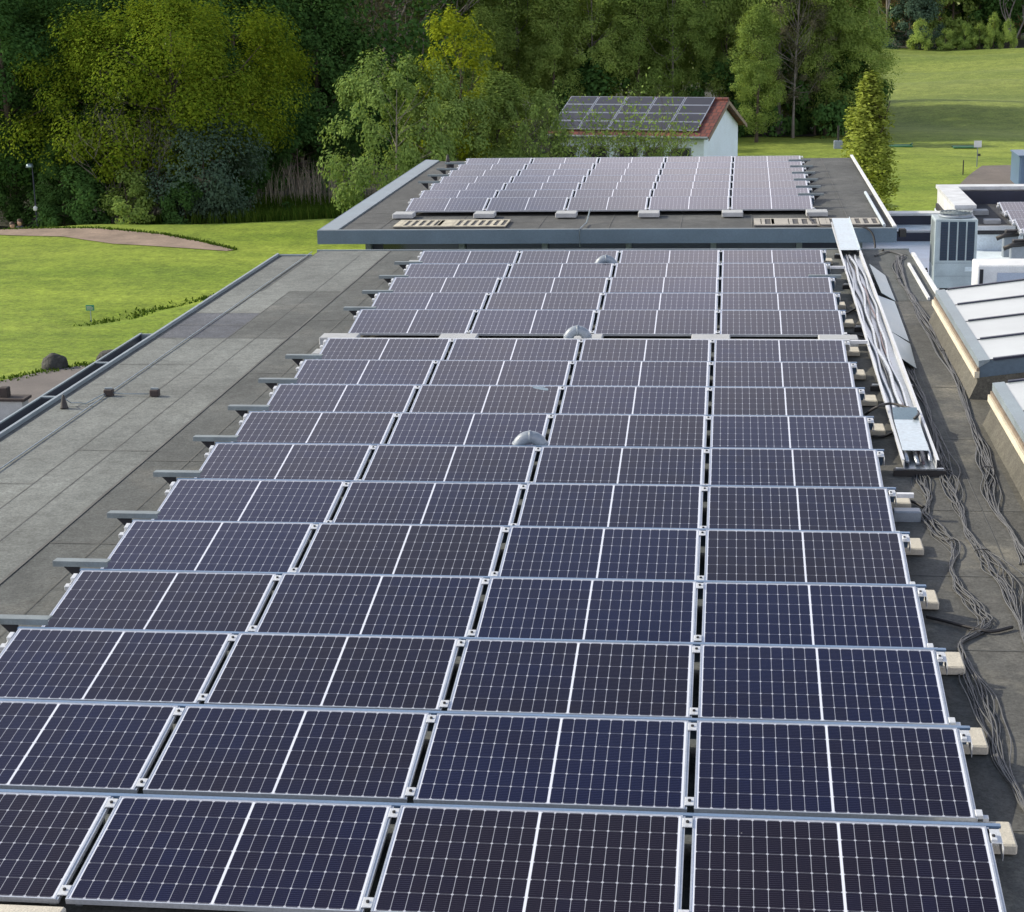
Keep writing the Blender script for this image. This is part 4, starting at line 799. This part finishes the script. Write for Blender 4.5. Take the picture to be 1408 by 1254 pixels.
for i, (k, px, Y, s, lb) in enumerate((
 ('brn', 1195, 200, 1.1, 'brownish tree at the left end of the far wood'), ('bareT', 1215, 196, 1.1, 'grey bare tree at the left end of the far wood'), ('brn', 1240, 206, 1.2, 'brownish tree behind the grey domed shrub'), ('brn', 1290, 205, 1.1, 'tan tree right of the grey domed shrub'), ('farm', 1308, 202, 1.0, 'olive green tree in the middle of the far wood'),
 ('fard', 1345, 204, 1.1, 'dark green tree, largest in the far wood'), ('fard', 1375, 206, 1.1, 'dark green tree right of the largest dark one'), ('bareT', 1395, 200, 1.1, 'grey bare tree near the right picture edge'), ('brn', 1420, 205, 1.1, 'brown tree at the right picture edge'), ('farm', 1265, 212, 1.2, 'olive tree in the back of the far wood'), ('fard', 1320, 214, 1.3, 'dark tree in the back of the far wood'), ('fard', 1220, 214, 1.3, 'dark tree in the back left of the far wood'), ('fard', 1400, 214, 1.3, 'dark tree in the back right of the far wood'))):
    plant(k, px, Y, s, lb, group=FWG)
plant('grdome', 1250, 195, (.85, .85, .85), 'grey green domed shrub in front of the far wood', 'shrub', 'domed_shrub')
for i, (px, s, lb) in enumerate(((1265, (1.2, 1.2, 1.45), 'bright green bush left of the row below the far wood'), (1300, (1.3, 1.3, 1.0), 'low green bush second in the row below the far wood'), (1326, (1.0, 1.0, 1.25), 'green bush third in the row below the far wood'), (1347, (1.1, 1.1, 1.2), 'green bush fourth in the row below the far wood'), (1366, (.9, .9, 1.7), 'pointed light green bush fifth in the row'), (1385, (.9, .9, 1.4), 'green bush last in the row below the far wood'))):
    plant('bush', px, 192, (s[0]*.72, s[1]*.72, s[2]*.78), lb, 'shrub', 'bush', 'bushes in a row below the far wood')
def mass(name, x0, x1, y0, y1, hh, n, lm, label, seed, leaf):
    rng = np.random.default_rng(seed); nc = 150; cx = rng.uniform(x0, x1, nc); cy = rng.uniform(y0, y1, nc); cz = rng.uniform(.5, hh, nc); idx = rng.integers(0, nc, n)
    d = unit(rng.normal(size=(n, 3)))*(rng.uniform(0, 1, n)**.4)[:, None]*np.array([2.6, 2.0, 1.8]); pos = np.stack([cx, cy, cz], 1)[idx]+d; pos[:, 2] += h(0, y0)
    me = leaves(name, pos, unit(d+np.array([0, -.2, .5])+rng.normal(size=(n, 3))*.4), leaf, lm, rng); tag(ob(name, me), label, 'wood', None, 'stuff')
mass('woodland', -46, 1, 112, 122, 13, 45000, LF['mid'], 'hazy green mass of the wood behind the nearer trees', 1, .21); mass('woodland', -46, -16, 78, 86, 11, 34000, LF['dark'], 'deep dark mass of the left wood behind the sunlit tree', 2, .16); mass('woodland', 0, 62, 218, 232, 16, 16000, LF['dark'], 'deep dark mass behind the far wood', 3, .5)
# reeds, rough grass
def blades(name, pts, hgt, wd, lean, mat, label, cat, seed):
    rng = np.random.default_rng(seed); n = len(pts); mb = MB()
    for x, y in pts:
        z = h(x, y); H = hgt*rng.uniform(.55, 1.15); a = rng.uniform(0, pi); dx, dy = cos(a)*wd, sin(a)*wd; lx, ly = rng.normal(0, lean, 2)*H
        mb.add([(x-dx, y-dy, z-.05), (x+dx, y+dy, z-.05), (x+dx*.7+lx*.4, y+dy*.7+ly*.4, z+H*.6), (x-dx*.7+lx*.4, y-dy*.7+ly*.4, z+H*.6), (x+lx, y+ly, z+H)], [(0, 1, 2, 3), (3, 2, 4)])
    me = mb.mesh(name, mat); at = me.attributes.new('tint', 'FLOAT', 'FACE'); at.data.foreach_set('value', rng.uniform(0, 1, len(mb.f)).astype('f'))
    tag(ob(name, me), label, cat, None, 'stuff')
rng = np.random.default_rng(4)
blades('reeds', [(rng.uniform(-22.3, -15.2), rng.uniform(64.5, 69.8)) for _ in range(420)], 1.9, .013, .16, MT['reed'], 'bed of dry pale reeds at the foot of the wood', 'reeds', 1)
blades('rough_grass', [(rng.uniform(-25, -13.5), rng.uniform(58.5, 68)) for _ in range(9000)], .6, .022, .2, LF['gra'], 'dark rough grass in front of the reeds', 'grass', 2)
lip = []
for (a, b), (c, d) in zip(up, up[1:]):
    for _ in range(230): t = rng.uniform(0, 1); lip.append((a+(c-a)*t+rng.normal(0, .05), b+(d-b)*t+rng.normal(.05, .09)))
blades('rough_grass', lip, .10, .03, .6, LF['gra'], 'dark grass fringe standing in for the shadow line along the upper bunker lip', 'grass', 5)  # dark blades added in place of the shadow line at the bunker lip
pts = []
for (a, b), (c, d) in (((-19.9, 38.4), (-19, 39.9)), ((-19, 39.9), (-18.2, 41.6)), ((-18.2, 41.6), (-16.9, 43)), ((-19.05, 30.6), (-18.2, 32)), ((-18.2, 32), (-17.15, 33)), ((-17.15, 33), (-15.07, 35)), ((-22, 27), (-19.05, 30.6))):
    for _ in range(220):
        t = rng.uniform(0, 1)
        if sin(t*9+a*3)+sin(t*23+b*5) > -.3: pts.append((a+(c-a)*t+rng.normal(0, .17), b+(d-b)*t+rng.normal(0, .17)))
blades('rough_grass', pts, .09, .03, .6, LF['gra'], 'tufts of rough grass along the ravine and the path edge', 'grass', 3)
# ------------------------------------------------------------------ small things on the grass
def rock(x, y, sx, sy, sz, label, seed):
    import bmesh
    from mathutils import noise as mn
    bm = bmesh.new(); bmesh.ops.create_icosphere(bm, subdivisions=4, radius=1)
    for v in bm.verts:
        n = mn.noise(v.co*1.1+Vector((seed, 0, 0)))*.2+mn.noise(v.co*5+Vector((seed, 0, 0)))*.06; v.co *= 1+n
        v.co = Vector((v.co.x*sx, v.co.y*sy, max(v.co.z, -.35)*sz))
    me = bpy.data.meshes.new('boulder'); bm.to_mesh(me); bm.free(); me.materials.append(MT['stone'])
    tag(ob('boulder', me, None, (x, y, h(x, y)+.3*sz)), label, 'boulder', 'boulders at the path edge')
p = A(75, 506, z=GZ+.05); rock(p.x, p.y, .33, .28, .30, 'dark rounded boulder at the edge of the path', 1)
p = A(150, 494, z=GZ+.05); rock(p.x, p.y, .32, .25, .22, 'second dark boulder partly hidden by the gutter', 5)
p = A(292, 410, z=GZ); rock(p.x, p.y, .16, .14, .10, 'small brown stone at the right end of the ravine', 9)
p = A(125, 437, z=GZ)
t = thing('sign', 'small green sign on a stake in the lawn', 'sign', (p.x, p.y, h(p.x, p.y)))
MB().tube([(0, .012, -.1), (0, .012, .36)], .012, 6).build('stake', MT['zinc'], t); MB().bbox(-.125, .125, -.012, .0, .34, .50, .003).build('board', MT['signg'], t)
mb = MB(); mb.box(-.10, .08, -.0145, -.0125, .375, .39); mb.box(-.10, .10, -.0145, -.0125, .41, .425); mb.box(-.10, .05, -.0145, -.0125, .445, .46); mb.build('lettering', MT['cream'], t)
p = A(5, 585, z=GZ)
t = thing('low_wall', 'low stone wall with dark cap beside the path', 'wall', (p.x, p.y, h(p.x, p.y)))
MB().box(-2.2, .55, -.18, .18, -.2, .5).build('wall', MT['concw'], t); MB().bbox(-2.25, .62, -.22, .22, .5, .56, .01).build('cap', MT['brownb'], t); MB().bbox(.0, .2, -.1, .1, .561, .78, .02).build('block', MT['brownb'], t)
p = A(52, 316, y=58.6)
t = thing('lamp_post', 'thin lamp post with pale shade against the dark trees', 'lamp post', (p.x, p.y, h(p.x, p.y)))
zt_ = A(46, 229, y=58.6).z-h(p.x, p.y)
MB().tube([(0, 0, -.2), (0, 0, zt_)], [.04, .025], 8).build('pole', MT['gutter'], t); MB().lathe([(.02, .12), (.12, .10), (.16, -.02), (.14, -.04)], (-.1, 0, zt_), 12).build('lamp_shade', MT['plate'], t, True); MB().lathe([(.01, 0), (.09, .05), (.09, .16), (.01, .22)], (.02, -.1, zt_-1.75), 10).build('lantern', MT['white'], t, True)
p = A(1343, 231, z=GZ)
t = thing('sign', 'white square sign on a dark pole by the gravel', 'sign', (p.x, p.y, h(p.x, p.y)))
MB().tube([(0, 0, -.2), (0, 0, 1.15)], .025, 8).build('pole', MT['stub'], t); MB().bbox(-.17, .17, -.03, -.01, .9, 1.2, .004).build('board', MT['white'], t); MB().bbox(.02, .14, -.05, .05, .5, .6, .01).build('box', MT['black'], t)
p = A(1324, 240, z=GZ)
t = thing('post', 'short dark post at the corner of the gravel', 'post', (p.x, p.y, h(p.x, p.y)))
MB().tube([(0, 0, -.2), (0, 0, .62), (0, 0, .65)], [.03, .028, .01], 8).build('shaft', MT['black'], t)
for px, lb in ((1238, 'green tee mat beside the columnar tree'), (1326, 'green tee mat beside the white sign')):
    p = A(px, 202, z=GZ)
    t = thing('tee_mat', lb, 'mat', (p.x, p.y, h(p.x, p.y)+.02), 0, 'green tee mats on the grass'); MB().bbox(-.6, .6, -.5, .5, 0, .06, .02).build('turf', MT['green'], t); MB().tube([(.5, -.3, .1), (.62, .3, .1)], .05, 8).build('edge_bumper', MT['green'], t)
p = A(1152, 208, z=GZ)
t = thing('ball_washer', 'grey box with dark post left of the columnar tree', 'post', (p.x, p.y, h(p.x, p.y)))
MB().bbox(-.22, .22, -.18, .18, 0, .4, .03).build('box', MT['vent'], t); MB().tube([(0, 0, .4), (0, 0, 1.15)], .05, 8).build('post', MT['black'], t)
p = A(1400, 257, z=GZ)
t = thing('container', 'blue corrugated container at the right picture edge', 'container', (p.x, p.y, h(p.x, p.y)))
mb = MB(); n = 60; prof = [(i*.08, -.03*(i % 4 in (1, 2))) for i in range(n)]; mb.prism(prof+[(prof[-1][0], 2.3), (0, 2.3)], 'z', 0, 1.3); mb.build('shell', MT['bluec'], t)
MB().bbox(-.05, 4.8, -.06, 2.36, 1.3, 1.36, .01).build('roof', MT['bluec'], t)
# two people behind the mound
def person(px, Y, top_py, label, shirt, rz):
    p = A(px, top_py, y=Y); Hh = 1.7; 
    t = thing('person', label, 'person', (p.x, Y, p.z-Hh), rz, 'two people standing behind the mound')
    me = bpy.data.meshes.new('body'); vs = [(0, 0, .92), (0, 0, 1.12), (0, 0, 1.36), (0, 0, 1.46), (0, -.01, 1.52), (0, -.015, 1.60),
        (.19, 0, 1.38), (.24, 0, 1.12), (.23, -.10, .92), (-.19, 0, 1.38), (-.24, 0, 1.12), (-.23, -.10, .92), (.1, 0, .88), (.11, -.01, .48), (.11, .02, .07), (.11, -.14, .03), (-.1, 0, .88), (-.11, -.01, .48), (-.11, .02, .07), (-.11, -.14, .03)]
    ed = [(0, 1), (1, 2), (2, 3), (3, 4), (4, 5), (2, 6), (6, 7), (7, 8), (2, 9), (9, 10), (10, 11), (0, 12), (12, 13), (13, 14), (14, 15), (0, 16), (16, 17), (17, 18), (18, 19)]
    rad = [.15, .14, .16, .06, .075, .10, .07, .045, .035, .07, .045, .035, .09, .06, .045, .04, .09, .06, .045, .04]
    me.from_pydata(vs, ed, []); o = ob('body', me, t); me.materials.append(MT['cloth2'])
    sk = o.modifiers.new('skin', 'SKIN'); 
    for i, r in enumerate(rad): me.skin_vertices[0].data[i].radius = (r, r*.8)
    me.skin_vertices[0].data[0].use_root = True; o.modifiers.new('sub', 'SUBSURF').levels = 1
    MB().lathe([(.02, 1.30), (.19, 1.36), (.2, 1.2), (.185, .95), (.17, .9)][::-1], (0, 0, 0), 14).build('shirt', shirt, t, True)
    MB().lathe([(.03, 1.44), (.075, 1.48), (.098, 1.56), (.098, 1.62), (.07, 1.69), (.01, 1.71)], (0, -.015, 0), 14).build('head', MT['skin'], t, True)
    MB().lathe([(.104, 1.575), (.114, 1.63), (.095, 1.71), (.01, 1.745)], (0, .006, 0), 14).build('hair', MT['hair'], t, True)
person(16.5, 58.5, 306, 'person in white shirt behind the mound, left of the pair', MT['cloth'], .4); person(27, 58.7, 302, 'person in dark jacket behind the mound, right of the pair', MT['cloth2'], -.3)
